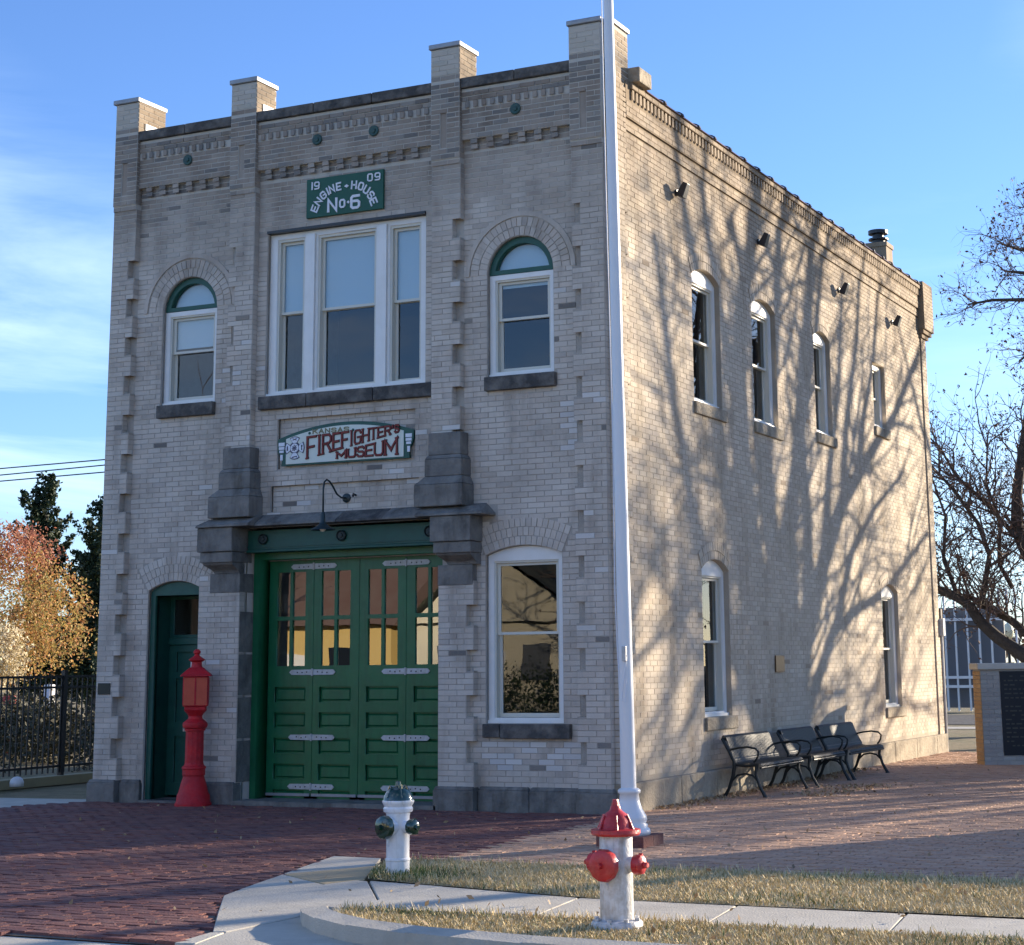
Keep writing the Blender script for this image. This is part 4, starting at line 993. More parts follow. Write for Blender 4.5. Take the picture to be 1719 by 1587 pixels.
letter('6', at(-3.672, 7.415), .150, .190, .034, y0, y1, 'digit', 'signwhite', ES)
# museum sign
MS = empty('museum_sign', 'cream and green arched KANSAS FIREFIGHTERS MUSEUM sign hung below the triple window', 'sign')
def arcz(u): t = (u + 3.735) / 1.0; return 4.685 - .165 * t * t
top = [(u, arcz(u)) for u in [-2.735 - .05 * i * 1.0 for i in range(0, 41)]]
slab('sign_back', [[(-4.735, 4.505), (-4.735, 4.36), (-4.69, 4.30), (-4.66, 4.26), (-4.68, 4.175), (-2.79, 4.175), (-2.80, 4.26), (-2.79, 4.30), (-2.755, 4.36), (-2.735, 4.42)] + top], .09, .125, front, 'dkgreen', MS, bevel=.003)
board = [(-4.60, 4.195), (-2.87, 4.195)] + [(u, arcz(u) - .045) for u in [-2.87 - .0433 * i for i in range(41)]]
slab('sign_board', [board], .078, .089, front, 'signcream', MS)
for s0, s1 in ((-4.715, -4.625), (-2.845, -2.755)):
    MB().box(s0, s1, .080, .0895, 4.43, 4.475).build('end_stripe', 'signpanel', MS); MB().box(s0 + .004, s1 - .004, .080, .0895, 4.385, 4.42).build('end_stripe', 'signpanel', MS)
    MB().box(s0 + .012, s1 - .012, .080, .0895, 4.345, 4.375).build('end_stripe', 'signpanel', MS); MB().box((s0 + s1) / 2 - .018, (s0 + s1) / 2 + .018, .080, .0895, 4.25, 4.32).build('end_stripe', 'signpanel', MS)
x = -4.20
for ch in 'KANSAS':
    letter(ch, at(x, 4.556 - .3 * (x + 3.95) ** 2 * 0), .074, .062, .013, .070, .0775, 'letter', 'signgold', MS); x += .093
for xx in (-4.245, -3.60):
    MB().lathe([(.018, 0), (.018, .006), (.003, .008)], (xx, .077, 4.57), 14, axis=(0, -1, 0)).build('dot', 'dkgreen', MS)
def warp(bl, br, tl, tr, x0, x1):
    return lambda u, v: (x0 + u * (x1 - x0), (bl + (br - bl) * u) * (1 - v) + (tl + (tr - tl) * u) * v)
def word(txt, bl, br, tl, tr, x0, x1, widths, t, y0, y1, m, grow=0., name='letter'):
    tot = sum(widths); u = 0
    for ch, w in zip(txt, widths):
        wa = x0 + (x1 - x0) * u / tot; wb = x0 + (x1 - x0) * (u + w) / tot - .012; u += w
        def fn(p, q, wa=wa, h=1.):
            x = wa + p; f_ = (x - x0) / (x1 - x0); lo = bl + (br - bl) * f_; hi = tl + (tr - tl) * f_
            return (x, lo + (hi - lo) * q / hh)
        fm = ((wa + wb) / 2 - x0) / (x1 - x0); hh = (tl + (tr - tl) * fm) - (bl + (br - bl) * fm)
        tt = t * (1.15 if hh > .2 else .85)
        letter(ch, fn, max(wb - wa, tt * 1.02), hh, tt, y0, y1, name, m, MS, serif=True, grow=grow)
w1 = [1.35, .62, 1.3, 1.1, 1.05, .55, 1.0, 1.0, .9, .85, .9, .32, .7]
F_ = (4.245, 4.50, 4.530, 4.600, -4.285, -2.915)
word("FIREFIGHTER'S", *F_, w1, .021, .0700, .0778, 'signdark', grow=.010, name='letter_outline'); word("FIREFIGHTER'S", *F_, w1, .021, .0600, .0670, 'signred')
M_ = (4.222, 4.222, 4.305, 4.440, -3.84, -2.935); w2_ = [1.2, 1, .9, .95, 1.1, 1.5]
word("MUSEUM", *M_, w2_, .023, .0690, .0775, 'signdark', grow=.010, name='letter_outline'); word("MUSEUM", *M_, w2_, .023, .0585, .0662, 'signred')
# emblem: four flared arms, ring and small tools
ec = (-4.465, 4.395)
def earm(k, s, g=0.):
    a = math.pi / 2 * k
    out = [(-.032, .062), (-.075 , .125), (-.04, .142), (0, .148), (.04, .142), (.075, .125), (.032, .062)]
    return [(ec[0] + (u * s) * math.cos(a) - (v * s + g) * math.sin(a), ec[1] + (u * s) * math.sin(a) + (v * s + g) * math.cos(a)) for u, v in out]
for k in range(4):
    slab('emblem_arm', [earm(k, 1.0)], .0725, .0775, front, 'signnavy', MS); slab('emblem_arm_face', [earm(k, .84, .012)], .069, .0722, front, 'signpanel', MS)
MB().lathe([(.078, 0), (.078, .005), (.078, .008)], (ec[0], .0775, ec[1]), 28, axis=(0, -1, 0)).build('emblem_ring', 'signnavy', MS)
MB().lathe([(.058, 0), (.058, .003)], (ec[0], .0693, ec[1]), 28, axis=(0, -1, 0)).build('emblem_disc', 'signpanel', MS)
mb = MB(); y0, y1 = .0635, .066
for a, b in (((-.02, -.035), (.0, .042)), ((-.038, -.005), (.038, .0)), ((-.03, -.03), (.03, .03)), ((-.0, -.04), (.02, .03)), ((.03, -.025), (-.03, .02))):
    stroke_mesh(mb, [(ec[0] + a[0], ec[1] + a[1]), (ec[0] + b[0], ec[1] + b[1])], .011, lambda u, v: (u, v), y0, y1); y0 -= .0003
mb.build('emblem_symbol', 'signnavy', MS)
y0, y1 = .0655, .0685
def sym(pts, m='signnavy'): slab('emblem_symbol', [[(ec[0] + u, ec[1] + v) for u, v in pts]], y0, y1, front, m, MS)
sym([(-.118, -.03), (-.098, -.03), (-.1, .02), (-.108, .034), (-.116, .02)]); sym([(.1, -.032), (.118, -.032), (.113, .0), (.122, .026), (.108, .036), (.098, .026), (.104, 0)], 'iron')
sym([(-.04, -.116), (-.01, -.108), (.04, -.1), (.035, -.125), (.02, -.112), (-.03, -.128)]); sym([(-.036, .1), (-.02, .096), (.036, .122), (.03, .126)]); 
sym([(.036, .1), (.02, .096), (-.036, .122), (-.03, .126)])

# gooseneck lamp
GL = empty('wall_lamp', 'dark green gooseneck barn lamp hanging over the garage doors', 'lamp', loc=(0, 0, 0))
MB().lathe([(.058, 0), (.058, .02), (.03, .035)], (-3.73, .16, 3.73), 20, axis=(0, -1, 0)).build('wall_plate', 'lampgreen', GL, smooth=True)
pts = [(-3.73, .14, 3.73), (-3.725, .02, 3.725), (-3.715, -.10, 3.76), (-3.705, -.20, 3.84), (-3.70, -.29, 3.90), (-3.695, -.36, 3.915), (-3.69, -.42, 3.88), (-3.69, -.44, 3.80), (-3.69, -.44, 3.48)]
MB().tube(pts, .0115, 10).build('gooseneck', 'lampgreen', GL, smooth='full')
MB().lathe([(.02, .24), (.028, .20), (.032, .12), (.045, .10), (.09, .065), (.145, .035), (.15, .025), (.14, .03), (.08, .055), (.03, .08)], (-3.69, -.44, 3.27), 28).build('lamp_shade', 'lampgreen', GL, smooth=True)
mb = MB(); mb.lathe([(.02, .08), (.035, .05), (.036, .03), (.025, .01), (.006, .004)], (-3.69, -.44, 3.27), 16)
o = mb.build('bulb', mat('bulb_glass', (.9, .88, .8), .1), GL, smooth='full')
mb = MB(); mb.tube([(-3.60, .16, 3.76), (-3.60, .10, 3.77), (-3.58, .06, 3.74)], .014, 8); o = mb.build('wall_hook', 'black', None); tag(o, 'small dark wall hook right of the gooseneck lamp plate', 'hook')
mb = MB(); mb.box(-7.40, -7.20, -.012, .001, 1.345, 1.49); o = mb.build('plaque', 'plaquegreen', None, bevel=.004); tag(o, 'small dark bronze plaque low on the left brick pier', 'plaque')
mb = MB(); mb.box(.006, .022, 5.42, 5.79, 1.52, 1.75); o = mb.build('plaque', 'bronze', None, bevel=.004); tag(o, 'square bronze plaque on the sunlit side wall above the benches', 'plaque')
# side floodlights
def flood(y, z, lb):
    t = empty('wall_spotlight', lb, 'spotlight', 'dark spotlights along the top of the side wall', (0, y, z))
    MB().lathe([(.045, 0), (.045, .02)], (.0, .0, 0), 12, axis=(1, 0, 0)).build('wall_mount', 'black', t)
    MB().tube([(.02, 0, 0), (.10, -.02, .01), (.15, -.06, 0)], .014, 8).build('arm', 'steelstrap', t)
    mb = MB(); c = Vector((.13, -.07, -.01)); q = Euler((R(0), R(25), 0)).to_matrix()
    pts = [(-.06, -.07, -.085), (.05, -.07, -.085), (.05, .07, -.085), (-.06, .07, -.085), (-.04, -.05, .11), (.03, -.05, .11), (.03, .05, .11), (-.04, .05, .11)]
    mb.hexa([c + q @ Vector(p) for p in pts]); mb.build('lamp_head', 'black', t, bevel=.008)
    mb = MB(); pts = [(-.06, -.06, -.085), (.05, -.06, -.085), (.05, .06, -.085), (-.06, .06, -.085), (-.06, -.06, -.076), (.05, -.06, -.076), (.05, .06, -.076), (-.06, .06, -.076)]
    mb.hexa([c + q @ Vector(p) for p in pts]); mb.build('lamp_rim', 'black', t)
for y, lb in ((2.13, 'black spotlight high on side wall, nearest the flagpole'), (5.28, 'black spotlight above the second upper side window'), (9.22, 'black spotlight above right of the third upper side window'), (12.45, 'black spotlight high on side wall, nearest the rear corner')):
    flood(y, 7.67, lb)
# electric box and conduit at the rear corner
EB = empty('electric_meter', 'grey electric meter box and dark conduit at the rear corner of the side wall', 'meter', loc=(0, 14.82, 0))
MB().box(-.02, .10, -.08, .06, 2.1, 2.42).build('meter_box', 'steelstrap', EB, bevel=.01)
MB().tube([(.04, 0, 2.1), (.04, 0, .0)], .022, 8).build('conduit', 'steelstrap', EB); MB().box(-.06, .03, .05, .16, 0, 2.6).build('downpipe', mat('rusty_downpipe', (.05, .03, .025), .7), EB)

# ------------------------------------------------------------------ flagpole
FP = empty('flagpole', 'tall white flagpole with flared base and rope in front of the building corner', 'flagpole', loc=(1.50, -3.14, 0))
def px_(z): return -.0105 * z
MB().tube([(px_(z), 0, z) for z in (.45, 1, 2, 3, 4.16)], [.073, .071, .068, .065, .062], 20).build('lower_shaft', 'polewhite', FP, smooth=True)
MB().tube([(px_(z), 0, z) for z in (4.161, 5, 6, 7, 8.4)], [.058, .057, .055, .053, .050], 20).build('upper_shaft', 'polewhite', FP, smooth=True)
MB().tube([(px_(z), 0, z) for z in (8.401, 10, 12)], [.043, .038, .032], 20).build('top_shaft', 'polewhite', FP, smooth=True)
MB().lathe([(.19, .10), (.195, .13), (.185, .155), (.165, .165), (.17, .19), (.15, .205), (.165, .235), (.155, .27), (.12, .33), (.097, .40), (.088, .465), (.105, .475), (.107, .50), (.088, .515), (.072, .52)], (0, 0, 0), 32).build('flared_base', 'polewhite', FP, smooth='full')
mb = MB()
for i in range(4):
    for j in range(2): mb.box(-.24 + i * .12 + .003, -.24 + (i + 1) * .12 - .003, -.24 + j * .24 + .003, -.24 + (j + 1) * .24 - .003, -.02, .10)
mb.build('brick_footing', 'pavebrick', FP)
MB().tube([(-.06, -.055, 1.42), (-.062, -.06, 1.6), (-.075, -.05, 1.76), (-.10, -.03, 2.3), (-.115, 0, 2.9), (-.11, 0, 3.6), (-.12, 0, 4.5), (-.14, 0, 6), (-.16, 0, 8), (-.17, 0, 11.5)], .005, 6).build('halyard', 'signpanel', FP)
MB().tube([(.035, -.07, 1.74), (.0, -.075, 1.55), (-.03, -.07, 1.32), (.01, -.075, 1.30), (.02, -.07, 1.5)], .004, 6).build('rope_loop', 'signpanel', FP)
MB().box(-.012, .03, -.10, -.065, 1.68, 1.82).build('cleat', 'steelstrap', FP, bevel=.006)

# ------------------------------------------------------------------ hydrants
def hydrant(name, lb, loc, body, cap, rz, style):
    t = empty(name, lb, 'fire hydrant', None, loc, rz)
    if style == 0:   # wide brim, pointed bonnet
        MB().lathe([(.165, 0), (.165, .035), (.155, .05), (.118, .055), (.107, .06), (.106, .30), (.106, .56), (.10, .58)], (0, 0, .0), 32).build('barrel', body, t, smooth=True)
        for k in range(8):
            a = k * math.pi / 4 + .2; MB().lathe([(.016, 0), (.016, .018)], (.137 * math.cos(a), .137 * math.sin(a), .05), 6).build('flange_bolt', body, t)
        MB().lathe([(.10, .565), (.15, .570), (.160, .583), (.158, .605), (.115, .612), (.105, .625), (.098, .66), (.078, .695), (.05, .715), (.038, .725), (.030, .75), (.012, .755)], (0, 0, 0), 32).build('bonnet', cap, t, smooth=True)
        for k in range(6):
            a = k * math.pi / 3 + .1; MB().tube([(.125 * math.cos(a), .125 * math.sin(a), .60), (.085 * math.cos(a), .085 * math.sin(a), .695)], [.010, .006], 6).build('bonnet_rib', cap, t)
        MB().lathe([(.03, .735), (.024, .775), (.020, .79)], (0, 0, 0), 5).build('operating_nut', cap, t)
        zc = .395; big = (.085, .105)
    else:
        MB().lathe([(.095, -.02), (.097, .115), (.102, .12), (.102, .133), (.094, .14), (.094, .46), (.100, .49), (.118, .50), (.122, .525), (.112, .54), (.118, .552), (.126, .565), (.131, .578), (.128, .590), (.10, .592)], (0, 0, 0), 32).build('barrel', body, t, smooth=True)
        MB().lathe([(.122, .590), (.118, .61), (.105, .645), (.085, .672), (.055, .69), (.03, .697), (.024, .70), (.020, .735), (.012, .74)], (0, 0, 0), 32).build('bonnet', cap, t, smooth=True)
        for k in range(6):
            a = k * math.pi / 3 + .5; MB().tube([(.112 * math.cos(a), .112 * math.sin(a), .612), (.07 * math.cos(a), .07 * math.sin(a), .70)], [.012, .007], 6).build('bonnet_rib', cap, t)
        MB().lathe([(.019, .0), (.017, .03)], (.055, -.03, .682), 6).build('operating_nut', cap, t)
        zc = .385; big = (.078, .095)
    # pumper outlet (towards -y), two hose outlets (+-x)
    for ax, r0, l0, nm in (((0, -1, 0), big[0], .155, 'pumper'), ((1, 0, 0), .052, .17, 'hose'), ((-1, 0, 0), .052, .17, 'hose')):
        A = Vector(ax)
        MB().lathe([(r0 * .95, .03), (r0 * .95, l0 - .03), (r0 * 1.05, l0 - .028)], (0, 0, zc), 24, axis=A).build(nm + '_nozzle', body, t, smooth=True)
        c = MB().lathe([(r0 * 1.18, l0 - .027), (r0 * 1.22, l0 - .005), (r0 * 1.12, l0 + .022), (r0 * .8, l0 + .034), (r0 * .3, l0 + .036)], (0, 0, zc), 12, axis=A).build(nm + '_cap', cap, t, smooth=True)
        MB().lathe([(.022, l0 + .034), (.018, l0 + .065)], (0, 0, zc), 5, axis=A).build('cap_nut', cap, c)
        if nm == 'hose':
            for k in range(3):
                a = k * 2.1 + .4; B = A.orthogonal().normalized(); D = A.cross(B)
                q = Vector((0, 0, zc)) + A * l0 + (B * math.cos(a) + D * math.sin(a)) * r0 * 1.22
                MB().lathe([(.010, -.012), (.010, .012)], q, 6, axis=A).build('cap_lug', cap, c)
    MB().tube([(.06 * 0, -.105, zc - .09), (0, -.118, zc - .12), (0, -.108, zc - .15)], .006, 6).build('cap_chain', body, t)
    return t
hydrant('fire_hydrant', 'white and red fire hydrant with wide red bonnet on the grass by the kerb', (3.60, -8.15, .012), 'hwhite', 'hred', R(-8), 0)
hydrant('fire_hydrant', 'white fire hydrant with glossy dark green bonnet at the tip of the grass', (.69, -5.97, .0), 'hwhite2', 'hgreen', R(-15), 1)

# ------------------------------------------------------------------ alarm post
AP = empty('fire_alarm_post', 'red cast-iron fire alarm box on a post in front of the entry door', 'alarm post', loc=(-5.65, -.25, 0), rz=R(33))
MB().lathe([(.225, 0), (.225, .03), (.208, .05), (.20, .13), (.188, .15), (.18, .17), (.152, .28), (.132, .34), (.13, .36), (.14, .37), (.14, .44), (.15, .45), (.145, .47), (.125, .485)], (0, 0, 0), 32).build('base', 'firered', AP, smooth=True)
MB().lathe([(.125, .485), (.115, .52), (.112, .86), (.113, .90)], (0, 0, 0), 12).build('shaft', 'firered', AP)
MB().lathe([(.113, .90), (.128, .905), (.13, .93), (.145, .94), (.155, .97), (.15, 1.0), (.115, 1.03), (.09, 1.05), (.085, 1.08), (.10, 1.11), (.135, 1.145), (.14, 1.16)], (0, 0, 0), 28).build('capital', 'firered', AP, smooth=True)
MB().box(-.13, .13, -.11, .11, 1.15, 1.20).build('box_bracket', 'firered', AP, bevel=.01)
bx = MB().box(-.15, .15, -.13, .13, 1.20, 1.565).build('alarm_box', 'firered', AP, bevel=.008)
for s in (-1, 1):
    MB().box(-.142 if s < 0 else .010, -.010 if s < 0 else .142, -.137, -.131, 1.215, 1.55).build('glazed_door', 'orange', bx)
    MB().box(-.155 if s < 0 else .151, -.151 if s < 0 else .155, -.115, .115, 1.22, 1.55).build('side_panel', 'firered', bx)
MB().box(-.0095, .0095, -.143, -.131, 1.215, 1.55).build('door_rib', 'firered', bx)
mb = MB(); 
mb.hexa([(-.19, -.17, 1.566), (.19, -.17, 1.566), (.19, .17, 1.566), (-.19, .17, 1.566), (-.18, -.16, 1.588), (.18, -.16, 1.588), (.18, .16, 1.588), (-.18, .16, 1.588)])
mb.hexa([(-.18, -.16, 1.588), (.18, -.16, 1.588), (.18, .16, 1.588), (-.18, .16, 1.588), (-.08, -.08, 1.675), (.08, -.08, 1.675), (.08, .08, 1.675), (-.08, .08, 1.675)])
mb.build('box_roof', 'firered', AP, bevel=.006)
MB().lathe([(.075, 1.67), (.065, 1.70), (.062, 1.74), (.10, 1.765), (.10, 1.775), (.06, 1.80), (.035, 1.82), (.03, 1.835), (.046, 1.855), (.042, 1.88), (.018, 1.90)], (0, 0, 0), 24).build('finial', 'firered', AP, smooth=True)

# ------------------------------------------------------------------ benches
def bench(y0, y1, lb, x=.0):
    ln = y1 - y0; t = empty('park_bench', lb, 'bench', 'black metal strap benches along the side wall', (x, y0, 0))
    prof = [(.155, .70), (.14, .735), (.165, .752), (.195, .73), (.235, .62), (.29, .48), (.325, .425), (.36, .408), (.45, .408), (.55, .415), (.61, .42), (.645, .41), (.66, .385), (.65, .36)]
    mb = MB(); n = int(ln / .052)
    for i in range(n):
        a = .04 + (ln - .08) * i / n; b = a + .034
        for (p, q), (r_, s_) in zip(prof[:-1], prof[1:]):
            d = Vector((r_ - p, s_ - q)).normalized(); nx, nz = -d.y * .005, d.x * .005
            mb.hexa([(p, a, q), (r_, a, s_), (r_, b, s_), (p, b, q), (p + nx, a, q + nz), (r_ + nx, a, s_ + nz), (r_ + nx, b, s_ + nz), (p + nx, b, q + nz)])
    mb.build('seat_straps', 'blackiron', t, kind='stuff')
    for (p, q) in ((.155, .70), (.65, .36), (.30, .455)): MB().tube([(p, .03, q), (p, ln - .03, q)], .016, 8).build('cross_rail', 'blackiron', t, smooth=True)
    for e in (.03, ln - .03):
        fr = MB()
        fr.tube([(.145, e, .72), (.225, e, .58), (.30, e, .44), (.30, e, .36), (.28, e, .26), (.22, e, .10), (.165, e, .012)], [.020, .022, .026, .026, .024, .020, .024], 8)
        fr.tube([(.60, e, .40), (.585, e, .28), (.63, e, .14), (.70, e, .012)], [.022, .022, .020, .024], 8)
        fr.tube([(.30, e, .40), (.45, e, .385), (.62, e, .40)], .020, 8)
        fr.tube([(.265, e, .20), (.34, e, .27), (.44, e, .29), (.54, e, .27), (.61, e, .20)], .013, 8)
        fr.build('end_frame', 'blackiron', t, smooth=True)
        MB().tube([(.235, e, .575), (.34, e, .60), (.48, e, .615), (.585, e, .60), (.625, e, .56), (.615, e, .50), (.585, e, .45), (.56, e, .43)], .013, 8).build('armrest', 'blackiron', t, smooth=True)
        for q in (.165, .70): MB().lathe([(.034, 0), (.03, .02)], (q, e, 0), 8).build('foot', 'blackiron', t)
    return t
bench(2.86, 4.58, 'black strap metal bench at the left end of the row, nearest the flagpole', -.0)
bench(4.86, 6.34, 'black strap metal bench in the middle of the three by the side wall', .04)
bench(6.50, 8.28, 'black strap metal bench at the right end of the row, nearest the memorial', .05)

# ------------------------------------------------------------------ memorial wall and its added shade-casting copy
def memorial(loc, rz, lb, ln, right=False):
    t = empty('memorial_wall', lb, 'memorial', None, loc, rz)
    MB().box(0, ln, 0, .55, -.1, 1.50).build('core', 'monbrick', t)
    w = .31
    mb = MB(); k = 0; z = .0
    while z < 1.47:          # brick facing on front face around the granite
        x = (.10 if k % 2 else 0)
        segs = [(0, ln)] if z < .135 or z > 1.46 else [(0, w)]
        for a, b in segs:
            x = a - (.1 if k % 2 else 0)
            while x < b:
                p, q = max(a, x), min(b, x + .2)
                if q - p > .03: mb.box(p + .004, q - .004, -.008, .001, z + .004, z + .063)
                x += .2
        z += .067; k += 1
    mb.build('face_bricks', 'monbrick', t, kind='stuff')
    mb = MB(); k = 0; z = 0.
    while z < 1.47:
        x = -(.1 if k % 2 else 0)
        while x < .55:
            p, q = max(0, x), min(.55, x + .2)
            if q - p > .03: mb.box(-.009, .001, p + .004, q - .004, z + .004, z + .063)
            x += .2
        z += .067; k += 1
    mb.build('end_bricks', 'monorange', t, kind='stuff')
    MB().box(-.05, ln + .05, -.06, .61, 1.50, 1.60).build('coping_stone', 'monstone', t, bevel=.012)
    gp = MB().box(w, ln - .36, -.014, .02, .15, 1.47).build('granite_panel', 'granite', t)
    mb = MB(); z = 1.38
    while z > .28:
        x = w + .06
        while x < min(w + 1.6, ln - .45):
            l_ = rng.uniform(.03, .12)
            if rng.random() < .75: mb.box(x, x + l_, -.0155, -.0145, z, z + .022)
            x += l_ + .03
        z -= .068
    mb.build('engraved_lines', 'etch', gp, kind='stuff')
    return t
memorial((1.70, 10.55, 0), R(25), 'low brick memorial wall with dark granite panel at the right edge', 4.2)
memorial((5.75, 1.05, 0), R(-3), 'unseen low brick wall added off to the right to shade the plaza', 3.6)  # stand-in out of view, sized to throw the plaza's wedge shadow

# ------------------------------------------------------------------ fence
FE = empty('metal_fence', 'black metal picket fence left of the building with tan edging below', 'fence', loc=(-10.7, 0, 0), rz=R(0))
MB().box(-.12, .14, -3, 9, -.03, .10).build('edging', 'tanbeam', FE)
for z in (.22, 1.39, 1.55): MB().box(-.018, .018, -3, 9, z, z + .035).build('rail', 'black', FE)
for y in (-1.9, .65, 3.17, 5.7, 8.2):
    o = MB().box(-.035, .035, y - .035, y + .035, .06, 1.64).build('post', 'black', FE); MB().box(-.042, .042, y - .042, y + .042, 1.64, 1.66).build('post_cap', 'black', o)
pm = MB().box(-.009, .009, -.009, .009, .14, 1.57).mesh('picket'); pm.materials.append(MT['black'])
y = -2.9
while y < 8.9:
    o = bpy.data.objects.new('picket', pm); COL.objects.link(o); o.parent = FE; o.location = (0, y, 0); y += .118
mb = MB(); mb.lathe([(.10, 0), (.10, .06), (.085, .10), (.05, .13), (.01, .14)], (-10.36, 1.85, .02), 16); o = mb.build('garden_light', 'polewhite', None, smooth='full'); tag(o, 'small white dome light at the foot of the black fence', 'light')

# ------------------------------------------------------------------ trees
def add_tubes(segs, name, m, parent, sides):
    """segs: list of (p0,p1,r0,r1)"""
    if not segs: return None
    A = np.array([[*s[0], *s[1]] for s in segs]); r0 = np.array([s[2] for s in segs]); r1 = np.array([s[3] for s in segs]); n = len(A)
    d = A[:, 3:] - A[:, :3]; l = np.linalg.norm(d, axis=1, keepdims=True) + 1e-9; d = d / l
    ref = np.where(np.abs(d[:, 2:3]) < .9, np.array([[0, 0, 1.]]), np.array([[1., 0, 0]])); a = np.cross(d, ref); a /= np.linalg.norm(a, axis=1, keepdims=True); b = np.cross(d, a)
    V = np.empty((n, 2 * sides, 3))
    for k in range(sides):
        t = 2 * math.pi * k / sides; o = math.cos(t) * a + math.sin(t) * b
        V[:, k] = A[:, :3] + o * r0[:, None]; V[:, sides + k] = A[:, 3:] + o * r1[:, None]
    Fc = np.array([[k, (k + 1) % sides, sides + (k + 1) % sides, sides + k] for k in range(sides)])
    return npmesh(name, V.reshape(-1, 3), Fc, n, 2 * sides, m, parent)
def limb(T, pts, r0, r1):
    pts = [Vector(p) for p in pts]; n = len(pts)
    for i in range(n - 1):
        a = r0 + (r1 - r0) * i / (n - 1); b = r0 + (r1 - r0) * (i + 1) / (n - 1); T.append((pts[i], pts[i + 1], a * 1.0, b))
def grow(T, tips, p, d, ln, r, lvl, q, droop=.0, spread=.75, nch=3, wig=.22, step=4):
    """recursive branch"""
    pts = [p]; dd = d.normalized()
    for i in range(step):
        dd = (dd + Vector((q.gauss(0, wig), q.gauss(0, wig), q.gauss(0, wig) + .06 - droop))).normalized()
        pts.append(pts[-1] + dd * ln / step)
    rend = r * (.45 if lvl > 0 else .3)
    for i in range(step):
        a = r + (rend - r) * i / step; b = r + (rend - r) * (i + 1) / step; T.append((pts[i], pts[i + 1], a, b))
    if lvl == 0: tips.append((pts[-1], dd)); return
    for j in range(nch):
        k = q.randint(1, step); base = pts[k]
        pd = (pts[k] - pts[k - 1]).normalized(); s = pd.orthogonal().normalized(); s.rotate(Matrix.Rotation(q.uniform(0, 6.28), 3, pd))
        nd = (pd * (1 - spread * .45) + s * spread * q.uniform(.6, 1.15)).normalized()
        grow(T, tips, base, nd, ln * q.uniform(.5, .78), r * q.uniform(.42, .6), lvl - 1, q, droop, spread, nch, wig * 1.1, 4 if lvl > 1 else 3)
    grow(T, tips, pts[-1], dd, ln * q.uniform(.55, .75), rend, lvl - 1, q, droop, spread, nch, wig * 1.1, 4 if lvl > 1 else 3)
def tree_from(name, lb, T, tips, loc, leaf=None, leafn=0, group=None, q=None, lsz=.05, parent_cat='tree'):
    t = empty(name, lb, parent_cat, group, (0, 0, 0))
    big = [s for s in T if s[2] > .035]; sm = [s for s in T if s[2] <= .035]
    add_tubes(big, 'trunk', 'bark', t, 9); add_tubes(sm, 'twigs', 'twig', t, 4)
    if leaf and leafn:
        P = []
        for _ in range(leafn):
            p, d = tips[q.randrange(len(tips))]; P.append(p + Vector((q.gauss(0, .025), q.gauss(0, .025), q.gauss(0, .025) - .01)))
        leafquads('crown', np.array([tuple(p) for p in P]), lsz, leaf, t)
    return t
def leafquads(name, P, sz, m, parent, kind=None):
    n = len(P); a = nr.normal(0, 1, (n, 3)); a /= np.linalg.norm(a, axis=1, keepdims=True); b = np.cross(a, nr.normal(0, 1, (n, 3))); b /= np.linalg.norm(b, axis=1, keepdims=True)
    s = (nr.uniform(.5, 1.2, n) * sz)[:, None]; V = np.empty((n, 4, 3)); V[:, 0] = P - a * s; V[:, 1] = P - b * s * .5; V[:, 2] = P + a * s; V[:, 3] = P + b * s * .5
    return npmesh(name, V.reshape(-1, 3), np.array([[0, 1, 2, 3]]), n, 4, m, parent, kind)
